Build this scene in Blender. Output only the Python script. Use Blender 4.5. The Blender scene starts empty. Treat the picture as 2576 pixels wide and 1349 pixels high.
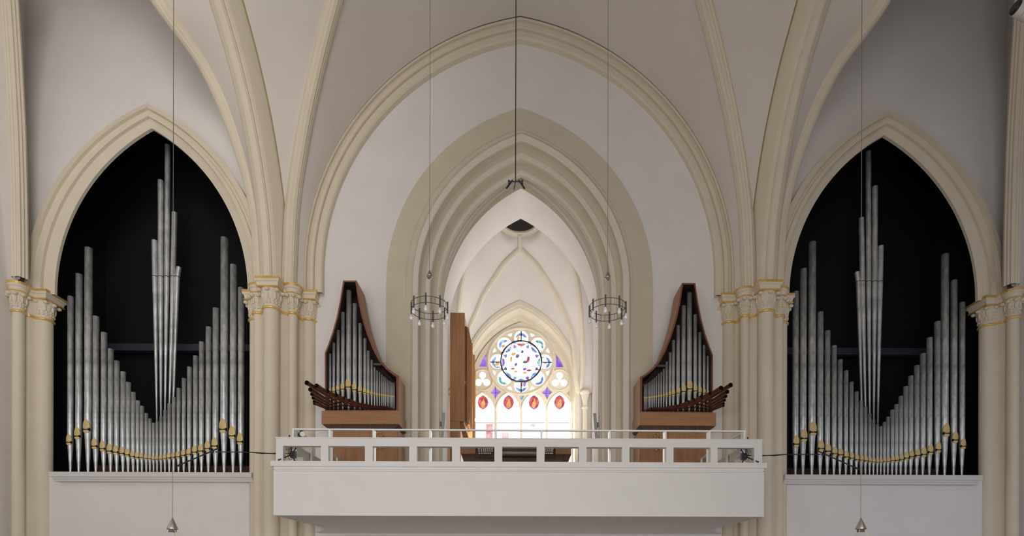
import bpy, bmesh, math, random
from mathutils import Vector, Matrix

random.seed(7)
S = bpy.context.scene
C = S.collection
PI = math.pi
R = math.radians

# ------------------------------------------------------------------ camera, world, lights, exposure
F, PX, PY, YAW, ROLL = 1400.0, 1318.5, 1450.0, R(0.52), 0.0022   # focal length and principal point in photo pixels
cam = bpy.data.objects.new('camera', bpy.data.cameras.new('camera'))
C.objects.link(cam)
cam.data.sensor_width = 36.0
cam.data.lens = 36.0 * F / 2576.0
cam.data.shift_x = -(PX - 1288.0) / 2576.0
cam.data.shift_y = (PY - 674.5) / 2576.0
cam.data.clip_end = 200
cam.location = (0, 0, 0)                                 # eye level is z = 0, the nave floor lies 3 m below
cam.rotation_euler = (Matrix.Rotation(-YAW, 3, 'Z') @ Matrix.Rotation(PI / 2, 3, 'X') @ Matrix.Rotation(ROLL, 3, 'Z')).to_euler()
S.camera = cam

W = bpy.data.worlds.new('World')
S.world = W
W.use_nodes = True
bg = W.node_tree.nodes['Background']
bg.inputs[0].default_value = (1.0, 0.97, 0.93, 1)
bg.inputs[1].default_value = 0.2


def area(name, loc, target, sx, sy, watts, col=(1, 1, 1), spread=180):
    l = bpy.data.lights.new(name, 'AREA')
    l.shape = 'RECTANGLE'
    l.size, l.size_y, l.energy, l.color = sx, sy, watts, col
    l.spread = R(spread)
    o = bpy.data.objects.new(name, l)
    o.location = loc
    o.rotation_euler = (Vector(target) - Vector(loc)).to_track_quat('-Z', 'Y').to_euler()
    C.objects.link(o)
    return o


area('fill_light_rear', (-1.0, -3.5, 1.0), (-3.5, 14, 1.6), 12, 3.2, 640, (1.0, 0.97, 0.935), 130)  # unseen lamp behind the viewer, set low so brightness falls off upward
area('daylight_left_aisle_windows', (-11.5, 1.5, 4.0), (-9.0, 14, 6.0), 5, 6, 150, (1.0, 0.98, 0.955))
area('fill_light_upper_left', (-4.2, 0.0, 9.5), (-10.4, 14, 12.0), 4, 3.6, 135, (1.0, 0.96, 0.91), 80)  # unseen lamp added to brighten the upper left bay
area('fill_light_upper_right', (4.2, 0.0, 9.5), (10.4, 14, 12.0), 4, 3.6, 22, (1.0, 0.96, 0.93), 80)  # faint added lamp, lifts the upper right bay
area('streak_light_left', (-12.35, 10.6, 5.5), (-9.0, 14.6, 5.5), 0.6, 6.0, 16, (0.97, 0.98, 1.0))  # narrow unseen lamp added for streak highlights on the left pipes
area('daylight_right_aisle_windows', (12.2, 7.5, -1.0), (8.5, 14, 0.0), 4, 2.6, 85, (0.76, 0.82, 1.0), 140)
area('streak_light_right', (12.35, 10.6, 4.5), (9.0, 14.6, 4.5), 0.6, 6.0, 22, (0.70, 0.80, 1.0))  # bluish narrow lamp, added so the right pipes catch a streak
area('fill_light_choir_left', (-2.55, 17.8, 5.6), (1.2, 20.0, 8.6), 2.0, 3.6, 122, (1.0, 0.99, 0.93), 130)  # added lamp inside the choir, brightens its vault and walls
area('fill_light_choir_right', (2.55, 17.8, 5.6), (-1.2, 20.0, 8.6), 2.0, 3.6, 122, (1.0, 0.99, 0.93), 130)  # matching added lamp at the right side of the choir

S.view_settings.view_transform = 'Standard'
S.view_settings.look = 'None'
S.view_settings.exposure = -0.17
S.view_settings.gamma = 1.0
S.view_settings.use_curve_mapping = False

# ------------------------------------------------------------------ helpers
FW = Vector((math.sin(YAW), math.cos(YAW), 0))
RT = Vector((math.cos(YAW), -math.sin(YAW), 0))


def ray(px, py):
    u, v = (px - PX) / F, (PY - py) / F
    u, v = u * math.cos(ROLL) - v * math.sin(ROLL), u * math.sin(ROLL) + v * math.cos(ROLL)
    return FW + RT * u + Vector((0, 0, 1)) * v


def P(px, py, Y):
    """point of the plane y = Y seen at photo pixel (px, py)"""
    d = ray(px, py)
    return d * (Y / d.y)


def XZ(px, py, Y):
    p = P(px, py, Y)
    return (p.x, p.z)


def on_plan(px, py, o, h):
    """point seen at a pixel in the vertical plane through plan point o with plan direction h"""
    d = ray(px, py)
    det = d.x * (-h[1]) + h[0] * d.y
    t = (o[0] * (-h[1]) + h[0] * o[1]) / det
    return d * t


def mat(name, col, rough=0.6, metal=0.0, col2=None, scale=8.0, bump=0.0, bscale=60.0, stretch=(1, 1, 1),
        spec=0.4, emit=0.0, lo=0.35, hi=0.65):
    m = bpy.data.materials.new(name)
    m.use_nodes = True
    nt = m.node_tree
    b = nt.nodes['Principled BSDF']
    b.inputs['Roughness'].default_value = rough
    b.inputs['Metallic'].default_value = metal
    b.inputs['Specular IOR Level'].default_value = spec
    tc = nt.nodes.new('ShaderNodeTexCoord')
    mp = nt.nodes.new('ShaderNodeMapping')
    mp.inputs['Scale'].default_value = stretch
    nt.links.new(tc.outputs['Object'], mp.inputs['Vector'])
    if col2 is not None:
        n = nt.nodes.new('ShaderNodeTexNoise')
        n.inputs['Scale'].default_value = scale
        n.inputs['Detail'].default_value = 5
        r = nt.nodes.new('ShaderNodeValToRGB')
        r.color_ramp.elements[0].position = lo
        r.color_ramp.elements[1].position = hi
        r.color_ramp.elements[0].color = (*col, 1)
        r.color_ramp.elements[1].color = (*col2, 1)
        nt.links.new(mp.outputs[0], n.inputs['Vector'])
        nt.links.new(n.outputs['Fac'], r.inputs['Fac'])
        nt.links.new(r.outputs[0], b.inputs['Base Color'])
    else:
        b.inputs['Base Color'].default_value = (*col, 1)
    if bump:
        n2 = nt.nodes.new('ShaderNodeTexNoise')
        n2.inputs['Scale'].default_value = bscale
        n2.inputs['Detail'].default_value = 4
        bp = nt.nodes.new('ShaderNodeBump')
        bp.inputs['Strength'].default_value = bump
        bp.inputs['Distance'].default_value = 0.01
        nt.links.new(mp.outputs[0], n2.inputs['Vector'])
        nt.links.new(n2.outputs['Fac'], bp.inputs['Height'])
        nt.links.new(bp.outputs[0], b.inputs['Normal'])
    if emit:
        b.inputs['Emission Color'].default_value = (*col, 1)
        b.inputs['Emission Strength'].default_value = emit
    return m


def glass_mat(name, cols, strength, scale=6.0):
    """back-lit stained glass: daylight coming through coloured panes"""
    m = bpy.data.materials.new(name)
    m.use_nodes = True
    nt = m.node_tree
    b = nt.nodes['Principled BSDF']
    b.inputs['Roughness'].default_value = 0.15
    b.inputs['Emission Strength'].default_value = strength
    if len(cols) == 1:
        b.inputs['Base Color'].default_value = (*cols[0], 1)
        b.inputs['Emission Color'].default_value = (*cols[0], 1)
        return m
    tc = nt.nodes.new('ShaderNodeTexCoord')
    n = nt.nodes.new('ShaderNodeTexNoise')
    n.inputs['Scale'].default_value = scale
    n.inputs['Detail'].default_value = 2
    r = nt.nodes.new('ShaderNodeValToRGB')
    el = r.color_ramp.elements
    while len(el) < len(cols):
        el.new(0.5)
    for i, c in enumerate(cols):
        el[i].position = 0.32 + 0.36 * i / (len(cols) - 1)
        el[i].color = (*c, 1)
    nt.links.new(tc.outputs['Object'], n.inputs['Vector'])
    nt.links.new(n.outputs['Fac'], r.inputs['Fac'])
    nt.links.new(r.outputs[0], b.inputs['Emission Color'])
    b.inputs['Base Color'].default_value = (0.03, 0.03, 0.03, 1)
    return m


M = {
    'plaster': mat('white_plaster', (0.80, 0.765, 0.75), 0.85, col2=(0.835, 0.80, 0.785), scale=1.3, bump=0.12, bscale=30),
    'vault': mat('vault_plaster', (0.69, 0.635, 0.58), 0.88, col2=(0.72, 0.665, 0.61), scale=0.9, bump=0.1, bscale=25),
    'trim': mat('cream_stone_paint', (0.73, 0.65, 0.52), 0.7, col2=(0.76, 0.68, 0.55), scale=2.0, bump=0.08, bscale=40),
    'band': mat('beige_band_paint', (0.65, 0.575, 0.45), 0.8, col2=(0.68, 0.605, 0.48), scale=1.5, bump=0.06, bscale=40),
    'line': mat('ochre_line_paint', (0.40, 0.30, 0.13), 0.8),
    'pale': mat('pale_lit_fillet', (0.76, 0.70, 0.61), 0.75, col2=(0.79, 0.73, 0.64), scale=2),  # paler tint, also strengthens lit fillets against shaded hollows
    'white': mat('white_paint', (0.70, 0.675, 0.665), 0.6, col2=(0.72, 0.695, 0.685), scale=2.0, bump=0.04, bscale=30),
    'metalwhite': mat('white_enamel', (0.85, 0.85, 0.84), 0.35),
    'gold': mat('gilding', (0.80, 0.50, 0.15), 0.38, 0.5, col2=(0.92, 0.64, 0.26), scale=9),
    'pipe': mat('spotted_tin', (0.42, 0.45, 0.46), 0.36, 0.68, col2=(0.86, 0.89, 0.92), scale=9, stretch=(1, 1, 0.5), lo=0.3, hi=0.7),
    'pipein': mat('plain_tin', (0.50, 0.53, 0.54), 0.38, 0.68, col2=(0.82, 0.84, 0.86), scale=7, stretch=(1, 1, 0.5)),
    'lip': mat('gilded_lip', (0.70, 0.52, 0.24), 0.5, 0.15, col2=(0.77, 0.59, 0.29), scale=6),
    'slit': mat('pipe_mouth_black', (0.012, 0.012, 0.014), 0.6),
    'black': mat('black_metal', (0.02, 0.02, 0.022), 0.45),
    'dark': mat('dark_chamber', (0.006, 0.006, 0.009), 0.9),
    'beam': mat('dark_violet_beam', (0.05, 0.045, 0.075), 0.7),
    'chest': mat('dark_mahogany', (0.06, 0.024, 0.016), 0.5, col2=(0.10, 0.042, 0.025), scale=4, stretch=(6, 6, 0.6)),
    'oak': mat('oak_veneer', (0.345, 0.17, 0.08), 0.5, col2=(0.42, 0.22, 0.11), scale=3.0, stretch=(6, 6, 0.5), bump=0.05, bscale=20),
    'oakh': mat('oak_veneer_across', (0.345, 0.17, 0.08), 0.5, col2=(0.42, 0.22, 0.11), scale=3.0, stretch=(0.5, 6, 8), bump=0.05, bscale=20),
    'oakl': mat('light_oak', (0.48, 0.25, 0.09), 0.5, col2=(0.55, 0.30, 0.12), scale=3.0, stretch=(6, 6, 0.5)),
    'rim': mat('mahogany_edge', (0.20, 0.075, 0.045), 0.45, col2=(0.26, 0.10, 0.06), scale=4, stretch=(5, 5, 0.5)),
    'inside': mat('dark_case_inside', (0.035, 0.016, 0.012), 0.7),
    'trumpet': mat('dark_copper', (0.11, 0.036, 0.022), 0.32, 0.45, col2=(0.15, 0.05, 0.03), scale=8),
    'bore': mat('trumpet_bore_black', (0.012, 0.006, 0.005), 0.8),
    'iron': mat('grey_iron', (0.13, 0.125, 0.12), 0.5, 0.5),
    'steel': mat('brushed_steel', (0.48, 0.45, 0.44), 0.35, 0.9),
    'wire': mat('steel_wire', (0.22, 0.20, 0.18), 0.5, 0.5),
    'paleWire': mat('pale_wire', (0.62, 0.54, 0.40), 0.5, 0.3),
    'bulb': mat('frosted_bulb', (0.86, 0.85, 0.86), 0.15, spec=0.7),
    'grey': mat('grey_speaker', (0.38, 0.38, 0.37), 0.5),
    'brass': mat('brass', (0.62, 0.46, 0.22), 0.3, 0.9),
    'floor': mat('stone_floor', (0.36, 0.31, 0.27), 0.6, col2=(0.42, 0.37, 0.33), scale=2),
    'carpet': mat('loft_floor', (0.46, 0.43, 0.39), 0.6),
    'stone': mat('tracery_stone', (0.80, 0.74, 0.62), 0.8, col2=(0.84, 0.78, 0.66), scale=3),
    'hole': mat('oculus_dark', (0.018, 0.016, 0.015), 0.9),
    'ivory': mat('ivory', (0.82, 0.78, 0.68), 0.4),
    'keys': mat('key_grey', (0.42, 0.39, 0.37), 0.4, col2=(0.5, 0.47, 0.44), scale=30),
    'lead': mat('lead_came', (0.03, 0.04, 0.055), 0.6),
    'g_white': glass_mat('clear_glass', [(1.0, 0.985, 0.96)], 5.0),
    'g_soft': glass_mat('pale_glass', [(1.0, 0.99, 0.98)], 1.6),
    'g_purple': glass_mat('violet_glass', [(0.17, 0.04, 0.58), (0.33, 0.13, 0.86), (0.62, 0.40, 1.0)], 1.0, 2.5),
    'g_blue': glass_mat('blue_glass', [(0.10, 0.14, 0.55), (0.25, 0.35, 0.85), (0.55, 0.70, 1.0)], 0.85, 7),
    'g_sky': glass_mat('sky_glass', [(0.08, 0.18, 0.62), (0.22, 0.45, 0.88), (0.60, 0.85, 1)], 0.9, 9),
    'g_teal': glass_mat('teal_glass', [(0.02, 0.22, 0.20), (0.15, 0.55, 0.52), (0.65, 0.95, 0.92)], 0.9, 9),
    'g_red': glass_mat('red_glass', [(0.36, 0.02, 0.04), (0.72, 0.09, 0.13), (0.92, 0.30, 0.33)], 0.95, 4),
    'g_orange': glass_mat('orange_glass', [(0.85, 0.28, 0.06), (1.0, 0.65, 0.25)], 1.0, 8),
    'g_pink': glass_mat('pink_glass', [(1.0, 0.55, 0.58), (1.0, 0.80, 0.82), (1, 0.95, 0.95)], 1.0, 5),
    'g_rose': glass_mat('rose_glass', [(0.90, 0.25, 0.28), (1.0, 0.50, 0.52), (1.0, 0.8, 0.8)], 1.0, 5),
    'g_slate': glass_mat('slate_glass', [(0.16, 0.17, 0.30), (0.32, 0.30, 0.42)], 0.7, 9),
}


class MB:
    """collects geometry for one mesh"""

    def __init__(s):
        s.v, s.f, s.sm = [], [], []

    def add(s, vs, fs, smooth=False):
        o = len(s.v)
        s.v += [tuple(v) for v in vs]
        for f in fs:
            s.f.append(tuple(o + i for i in f))
            s.sm.append(smooth)
        return s

    def box(s, x0, x1, y0, y1, z0, z1):
        vs = [(x, y, z) for x in (x0, x1) for y in (y0, y1) for z in (z0, z1)]
        return s.add(vs, [(0, 1, 3, 2), (4, 6, 7, 5), (0, 4, 5, 1), (2, 3, 7, 6), (0, 2, 6, 4), (1, 5, 7, 3)])

    def bar(s, a, b, w, d, up=(0, 0, 1)):
        """rectangular bar from a to b; w across, d along up"""
        a, b = Vector(a), Vector(b)
        t = (b - a).normalized()
        u = Vector(up)
        r = t.cross(u)
        if r.length < 1e-4:
            r = t.cross(Vector((0, 1, 0)))
        r.normalize()
        u = r.cross(t)
        vs = [p + r * (i * w / 2) + u * (j * d / 2) for p in (a, b) for i, j in ((-1, -1), (1, -1), (1, 1), (-1, 1))]
        return s.add(vs, [(3, 2, 1, 0), (4, 5, 6, 7), (0, 1, 5, 4), (1, 2, 6, 5), (2, 3, 7, 6), (3, 0, 4, 7)])

    def tube(s, a, b, r0, r1=None, n=12, cap0=True, cap1=True):
        r1 = r0 if r1 is None else r1
        a, b = Vector(a), Vector(b)
        t = (b - a).normalized()
        u = t.cross(Vector((0, 0, 1)))
        if u.length < 1e-3:
            u = Vector((1, 0, 0))
        u.normalize()
        w = t.cross(u)
        vs = []
        for p, r in ((a, r0), (b, r1)):
            for k in range(n):
                q = 2 * PI * k / n
                vs.append(p + (u * math.cos(q) + w * math.sin(q)) * r)
        fs = [(k, (k + 1) % n, n + (k + 1) % n, n + k) for k in range(n)]
        s.add(vs, fs, True)
        if cap0:
            s.add(vs[:n], [tuple(range(n - 1, -1, -1))])
        if cap1:
            s.add(vs[n:], [tuple(range(n))])
        return s

    def path(s, pts, r, n=6):
        for a, b in zip(pts[:-1], pts[1:]):
            s.tube(a, b, r, r, n)
        return s

    def lathe(s, prof, cx, cy, n=24, a0=0.0, a1=2 * PI, mod=None):
        """prof: (radius, z); mod(angle, i) scales the radius"""
        full = abs(a1 - a0 - 2 * PI) < 1e-6
        k = n if full else n + 1
        vs = []
        for i, (r, z) in enumerate(prof):
            for j in range(k):
                q = a0 + (a1 - a0) * j / n
                rr = r * (mod(q, i) if mod else 1)
                vs.append((cx + rr * math.cos(q), cy + rr * math.sin(q), z))
        fs = []
        for i in range(len(prof) - 1):
            for j in range(n):
                j2 = (j + 1) % k
                fs.append((i * k + j, i * k + j2, (i + 1) * k + j2, (i + 1) * k + j))
        return s.add(vs, fs, True)

    def ball(s, c, rx, ry, rz, n=10, m=6):
        vs = []
        for i in range(m + 1):
            th = PI * i / m
            for j in range(n):
                q = 2 * PI * j / n
                vs.append((c[0] + rx * math.sin(th) * math.cos(q), c[1] + ry * math.sin(th) * math.sin(q), c[2] - rz * math.cos(th)))
        fs = [(i * n + j, i * n + (j + 1) % n, (i + 1) * n + (j + 1) % n, (i + 1) * n + j) for i in range(m) for j in range(n)]
        return s.add(vs, fs, True)

    def torus(s, c, R_, r, n=40, m=8):
        vs = []
        for i in range(n):
            q = 2 * PI * i / n
            for j in range(m):
                p = 2 * PI * j / m
                vs.append((c[0] + (R_ + r * math.cos(p)) * math.cos(q), c[1] + (R_ + r * math.cos(p)) * math.sin(q), c[2] + r * math.sin(p)))
        fs = [(i * m + j, ((i + 1) % n) * m + j, ((i + 1) % n) * m + (j + 1) % m, i * m + (j + 1) % m) for i in range(n) for j in range(m)]
        return s.add(vs, fs, True)

    def prism(s, poly, y0, y1):
        """poly of (x, z) extruded along y"""
        n = len(poly)
        vs = [(x, y0, z) for x, z in poly] + [(x, y1, z) for x, z in poly]
        fs = [tuple(range(n)), tuple(range(2 * n - 1, n - 1, -1))] + [(i, n + i, n + (i + 1) % n, (i + 1) % n) for i in range(n)]
        return s.add(vs, fs)

    def plan(s, poly, z0, z1, off0=0.0, off1=0.0, caps=True):
        """plan polygon of (x, y), counter-clockwise, extruded along z with outward offsets"""
        a = offset(poly, off0)
        b = offset(poly, off1)
        n = len(poly)
        vs = [(x, y, z0) for x, y in a] + [(x, y, z1) for x, y in b]
        fs = [(i, (i + 1) % n, n + (i + 1) % n, n + i) for i in range(n)]
        if caps:
            fs += [tuple(range(n - 1, -1, -1)), tuple(range(n, 2 * n))]
        return s.add(vs, fs)

    def grid(s, rows, smooth=True, close=False):
        n = len(rows[0])
        vs = [p for r in rows for p in r]
        fs = [(i * n + j, i * n + j + 1, (i + 1) * n + j + 1, (i + 1) * n + j) for i in range(len(rows) - 1) for j in range(n - 1)]
        return s.add(vs, fs, smooth)

    def build(s, name, m, parent=None, at=None, fix=False):
        me = bpy.data.meshes.new(name)
        if at is None:
            if parent is not None:
                at = WLOC[parent.name]
            else:
                n = len(s.v)
                at = (sum(v[0] for v in s.v) / n, sum(v[1] for v in s.v) / n, min(v[2] for v in s.v))
        at = Vector(at)
        me.from_pydata([tuple(Vector(v) - at) for v in s.v], [], s.f)
        me.polygons.foreach_set('use_smooth', s.sm)
        if fix:
            b = bmesh.new()
            b.from_mesh(me)
            bmesh.ops.recalc_face_normals(b, faces=b.faces)
            b.to_mesh(me)
            b.free()
        me.materials.append(M[m] if isinstance(m, str) else m)
        me.update()
        o = bpy.data.objects.new(name, me)
        C.objects.link(o)
        WLOC[o.name] = tuple(at)
        if parent is not None:
            o.parent = parent
            o.location = at - Vector(WLOC[parent.name])
        else:
            o.location = at
        return o


WLOC = {}


def offset(poly, d):
    if abs(d) < 1e-9:
        return list(poly)
    n = len(poly)
    out = []
    for i in range(n):
        p0, p1, p2 = Vector(poly[i - 1]), Vector(poly[i]), Vector(poly[(i + 1) % n])
        e1, e2 = (p1 - p0).normalized(), (p2 - p1).normalized()
        n1, n2 = Vector((e1.y, -e1.x)), Vector((e2.y, -e2.x))
        b = n1 + n2
        b = b / max(0.3, b.length_squared / 2)
        out.append((p1.x + b.x * d, p1.y + b.y * d))
    return out


def tag(o, label=None, cat=None, group=None, kind=None):
    if label:
        o['label'] = label
    if cat:
        o['category'] = cat
    if group:
        o['group'] = group
    if kind:
        o['kind'] = kind
    return o


def thing(name, loc, label, cat, group=None):
    o = bpy.data.objects.new(name, None)
    o.empty_display_size = 0.1
    C.objects.link(o)
    o.location = loc
    WLOC[o.name] = tuple(loc)
    return tag(o, label, cat, group)


def struct(o, label=None):
    return tag(o, label, None, None, 'structure')


MIRR = {}


def mirror(o, label=None, group=None, parent=None, rename=None, extra=None):
    """copy of a thing (with parts and sub-parts) mirrored to the other side of the church axis"""
    c = o.copy()
    if o.data is not None:
        if o.data.name not in MIRR:
            me = o.data.copy()
            for v in me.vertices:
                v.co.x = -v.co.x
            me.flip_normals()
            MIRR[o.data.name] = me
        c.data = MIRR[o.data.name]
    if rename:
        c.name = rename
    C.objects.link(c)
    c.location = (-o.location.x, o.location.y, o.location.z)
    wl = WLOC[o.name]
    WLOC[c.name] = (-wl[0], wl[1], wl[2])
    if parent is not None:
        c.parent = parent
    if label:
        c['label'] = label
    if group:
        c['group'] = group
    for ch in o.children:
        mirror(ch, parent=c)
    return c


def plate(name, outline, holes, y, th, m, parent=None, bevel=0.0):
    """flat plate in the x-z plane at depth y..y+th with holes, as a mesh"""
    cu = bpy.data.curves.new('tmp', 'CURVE')
    cu.dimensions = '2D'
    cu.fill_mode = 'BOTH'
    cu.extrude = th / 2 - bevel
    cu.bevel_depth = bevel
    cu.bevel_resolution = 1
    for pts in [outline] + holes:
        sp = cu.splines.new('POLY')
        sp.points.add(len(pts) - 1)
        for q, (x, z) in zip(sp.points, pts):
            q.co = (x, z, 0, 1)
        sp.use_cyclic_u = True
    to = bpy.data.objects.new('tmp', cu)
    C.objects.link(to)
    dg = bpy.context.evaluated_depsgraph_get()
    me = bpy.data.meshes.new_from_object(to.evaluated_get(dg))
    mb = MB()
    mb.add([(v.co.x, y + th / 2 + v.co.z, v.co.y) for v in me.vertices], [tuple(reversed(p.vertices)) for p in me.polygons])
    bpy.data.objects.remove(to)
    bpy.data.curves.remove(cu)
    bpy.data.meshes.remove(me)
    return mb.build(name, m, parent, fix=False)


def gothic(a, rise, n=18):
    """right half of a pointed arch, (a, 0) to (0, rise)"""
    rad = (a * a + rise * rise) / (2 * a)
    c = a - rad
    e = math.atan2(rise, -c)
    return [(c + rad * math.cos(e * i / n), rad * math.sin(e * i / n)) for i in range(n + 1)]


def arch_path(cx, a, zs, za, zb, n=18, stilt=0.0):
    g = gothic(a, za - zs - stilt, n)
    rt = [(cx + a, zb)] + [(cx + x, zs + stilt + z) for x, z in g]
    lf = [(2 * cx - x, z) for x, z in rt[:-1]]
    return lf + rt[::-1]


def arch_surface(name, cx, prof, zs, zb, m, parent=None, n=22, smooth=True, stilt=0.0, smooth_from=None):
    """prof: (half width, depth y, apex z) swept around a pointed arch"""
    rows = []
    for a, y, za in prof:
        rows.append([(x, y, z) for x, z in arch_path(cx, a, zs, za, zb, n, stilt)])
    mb = MB()
    for r0, r1 in zip(rows[:-1], rows[1:]):      # each strip keeps its own vertices: crisp arrises between mouldings
        mb.grid([r0, r1], smooth)
    return mb.build(name, m, parent)


def catmull(pts, n=8):
    pts = [Vector(p) for p in pts]
    q = [pts[0] * 2 - pts[1]] + pts + [pts[-1] * 2 - pts[-2]]
    out = []
    for i in range(1, len(q) - 2):
        p0, p1, p2, p3 = q[i - 1], q[i], q[i + 1], q[i + 2]
        # centripetal form keeps the curve from overshooting
        t0 = 0.0
        t1 = t0 + max(1e-4, (p1 - p0).length ** 0.5)
        t2 = t1 + max(1e-4, (p2 - p1).length ** 0.5)
        t3 = t2 + max(1e-4, (p3 - p2).length ** 0.5)
        for k in range(n):
            t = t1 + (t2 - t1) * k / n
            A1 = p0 * ((t1 - t) / (t1 - t0)) + p1 * ((t - t0) / (t1 - t0))
            A2 = p1 * ((t2 - t) / (t2 - t1)) + p2 * ((t - t1) / (t2 - t1))
            A3 = p2 * ((t3 - t) / (t3 - t2)) + p3 * ((t - t2) / (t3 - t2))
            B1 = A1 * ((t2 - t) / (t2 - t0)) + A2 * ((t - t0) / (t2 - t0))
            B2 = A2 * ((t3 - t) / (t3 - t1)) + A3 * ((t - t1) / (t3 - t1))
            out.append(B1 * ((t2 - t) / (t2 - t1)) + B2 * ((t - t1) / (t2 - t1)))
    out.append(pts[-1])
    return out


def resample(pts, n):
    d = [0.0]
    for a, b in zip(pts[:-1], pts[1:]):
        d.append(d[-1] + (Vector(b) - Vector(a)).length)
    out, j = [], 0
    for i in range(n + 1):
        t = d[-1] * i / n
        while j < len(d) - 2 and d[j + 1] < t:
            j += 1
        u = (t - d[j]) / max(1e-9, d[j + 1] - d[j])
        out.append(Vector(pts[j]).lerp(Vector(pts[j + 1]), min(1, max(0, u))))
    return out


def rib_frames(pts, h):
    """pts in a vertical plane of plan direction h: yields (point, across, intrados normal)"""
    h = Vector((h[0], h[1], 0)).normalized()
    nn = Vector((h.y, -h.x, 0))
    out = []
    for i, p in enumerate(pts):
        t = (pts[min(i + 1, len(pts) - 1)] - pts[max(i - 1, 0)]).normalized()
        b = h * t.z - Vector((0, 0, 1)) * t.dot(h)
        out.append((p, nn, b.normalized()))
    return out


def rib(name, pts, h, prof, m, parent=None):
    mb = MB()
    fr = rib_frames(pts, h)
    rows = [[p + nn * a + b * d for p, nn, b in fr] for a, d in prof]
    for r0, r1 in zip(rows[:-1], rows[1:]):
        mb.grid([r0, r1])
    return mb.build(name, m, parent)


def back(pts, h, d):
    return [p - b * d for p, nn, b in rib_frames(pts, h)]


def loft(name, A, B, m, n=40, k=10, belly=0.0):
    A, B = resample(A, n), resample(B, n)
    mb = MB()
    mb.grid([[a.lerp(b, j / k) + Vector((0, 0, belly * math.sin(PI * j / k) * (i / n))) for i, (a, b) in enumerate(zip(A, B))] for j in range(k + 1)])
    return mb.build(name, m)


def circ(cx, cz, r, n=28, a0=0):
    return [(cx + r * math.cos(a0 + 2 * PI * i / n), cz + r * math.sin(a0 + 2 * PI * i / n)) for i in range(n)]


# ------------------------------------------------------------------ the setting: floor, walls, vaults
FLOOR = -3.0
ZC = 7.1            # top of the capitals
YW = 14.0           # face of the end wall
XP = 5.99           # pier axis
XA = 9.25           # centre of each side arch
LOFT = 1.35         # floor of the organ loft

struct(MB().box(-13.5, 13.5, -12, 14.6, FLOOR - 0.2, FLOOR).build('floor', 'floor'), 'stone floor of the nave')
struct(MB().box(-13.6, 13.6, -12, 22.5, 16.6, 16.8).build('ceiling', 'vault'), 'roof above the vaults')
struct(MB().box(-6.2, 6.2, -12, 8.2, 15.4, 15.5).build('ceiling', 'vault'), 'nave vault over the viewer')
for sx in (-1, 1):
    a, b = sorted((sx * 5.8, sx * 13))
    struct(MB().box(a, b, -12, 8.2, 14.3, 14.4).build('ceiling', 'vault'), 'aisle vault over the viewer')
    a, b = sorted((sx * 12.46, sx * 13.2))
    side = 'left' if sx < 0 else 'right'
    struct(MB().box(a, b, -12, 14.4, FLOOR, 16.6).build('wall_aisle_' + side, 'plaster'), 'outer wall of the %s aisle' % side)

# central end wall with the choir arch
hole = arch_path(0.01, 2.95, 7.4, 11.35, LOFT - 0.02, 20)
struct(plate('wall_centre', [(-5.6, FLOOR), (5.6, FLOOR), (5.6, 15.6), (-5.6, 15.6)], [hole], YW + 0.1, 0.02, 'plaster'),
       'white end wall of the nave around the choir arch')
# orders of the choir arch
CX = 0.03


def ap(a):
    if a >= 2.93:
        return 11.36 + (a - 2.93) / 0.42 * 0.47
    return 10.67 + (a - 2.11) / 0.82 * 0.69


band = [(3.37, YW + 0.097), (3.37, 14.075), (2.88, 14.075)]
o = arch_surface('trim_choir_band', 0.0, [(a, y, ap(a)) for a, y in band], 7.4, LOFT, 'band')
struct(o, 'flat beige band around the choir arch')
orders = [
    (2.93, 14.074), (2.92, 14.08), (2.87, 14.09), (2.80, 14.10), (2.765, 14.08), (2.745, 14.07), (2.74, 14.10), (2.615, 14.12), (2.60, 14.15),
    (2.615, 14.22), (2.61, 14.30), (2.575, 14.38), (2.52, 14.43), (2.475, 14.45), (2.47, 14.42), (2.37, 14.44), (2.355, 14.46),
    (2.37, 14.54), (2.365, 14.62), (2.34, 14.70), (2.29, 14.76), (2.235, 14.78), (2.23, 14.755), (2.16, 14.77), (2.15, 14.83), (2.115, 14.85),
    (2.11, 14.87), (2.11, 14.885)]
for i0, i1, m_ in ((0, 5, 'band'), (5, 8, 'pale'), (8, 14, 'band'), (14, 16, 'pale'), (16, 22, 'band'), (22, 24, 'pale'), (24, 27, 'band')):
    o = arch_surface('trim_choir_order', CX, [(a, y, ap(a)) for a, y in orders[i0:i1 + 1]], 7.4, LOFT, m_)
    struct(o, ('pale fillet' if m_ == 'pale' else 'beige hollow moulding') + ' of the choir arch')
# recess, painted light line, inner wall arch, tunnel soffit
o = arch_surface('trim_choir_inner', CX, [(2.11, 14.885, 10.67), (2.5, 14.90, 11.1), (2.5, 15.28, 11.1), (2.24, 15.285, 10.99)], 7.2, LOFT, 'band')
struct(o, 'recess behind the orders of the choir arch')
o = arch_surface('trim_choir_inner', CX, [(2.24, 15.285, 10.99), (2.15, 15.30, 10.87)], 7.2, LOFT, 'metalwhite')  # white colour imitates the line of choir light in the recess
struct(o, 'thin white strip standing in for choir light in the recess')
o = arch_surface('trim_choir_inner', CX, [(2.15, 15.30, 10.87), (2.14, 15.305, 10.665)], 7.2, LOFT, 'band')
struct(o, 'beige inner arch of the choir')
o = arch_surface('wall_choir_soffit', CX, [(2.14, 15.305, 10.665), (2.17, 16.6, 10.67)], 7.2, LOFT, 'plaster')
struct(o, 'smooth white soffit between nave and choir')

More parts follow.
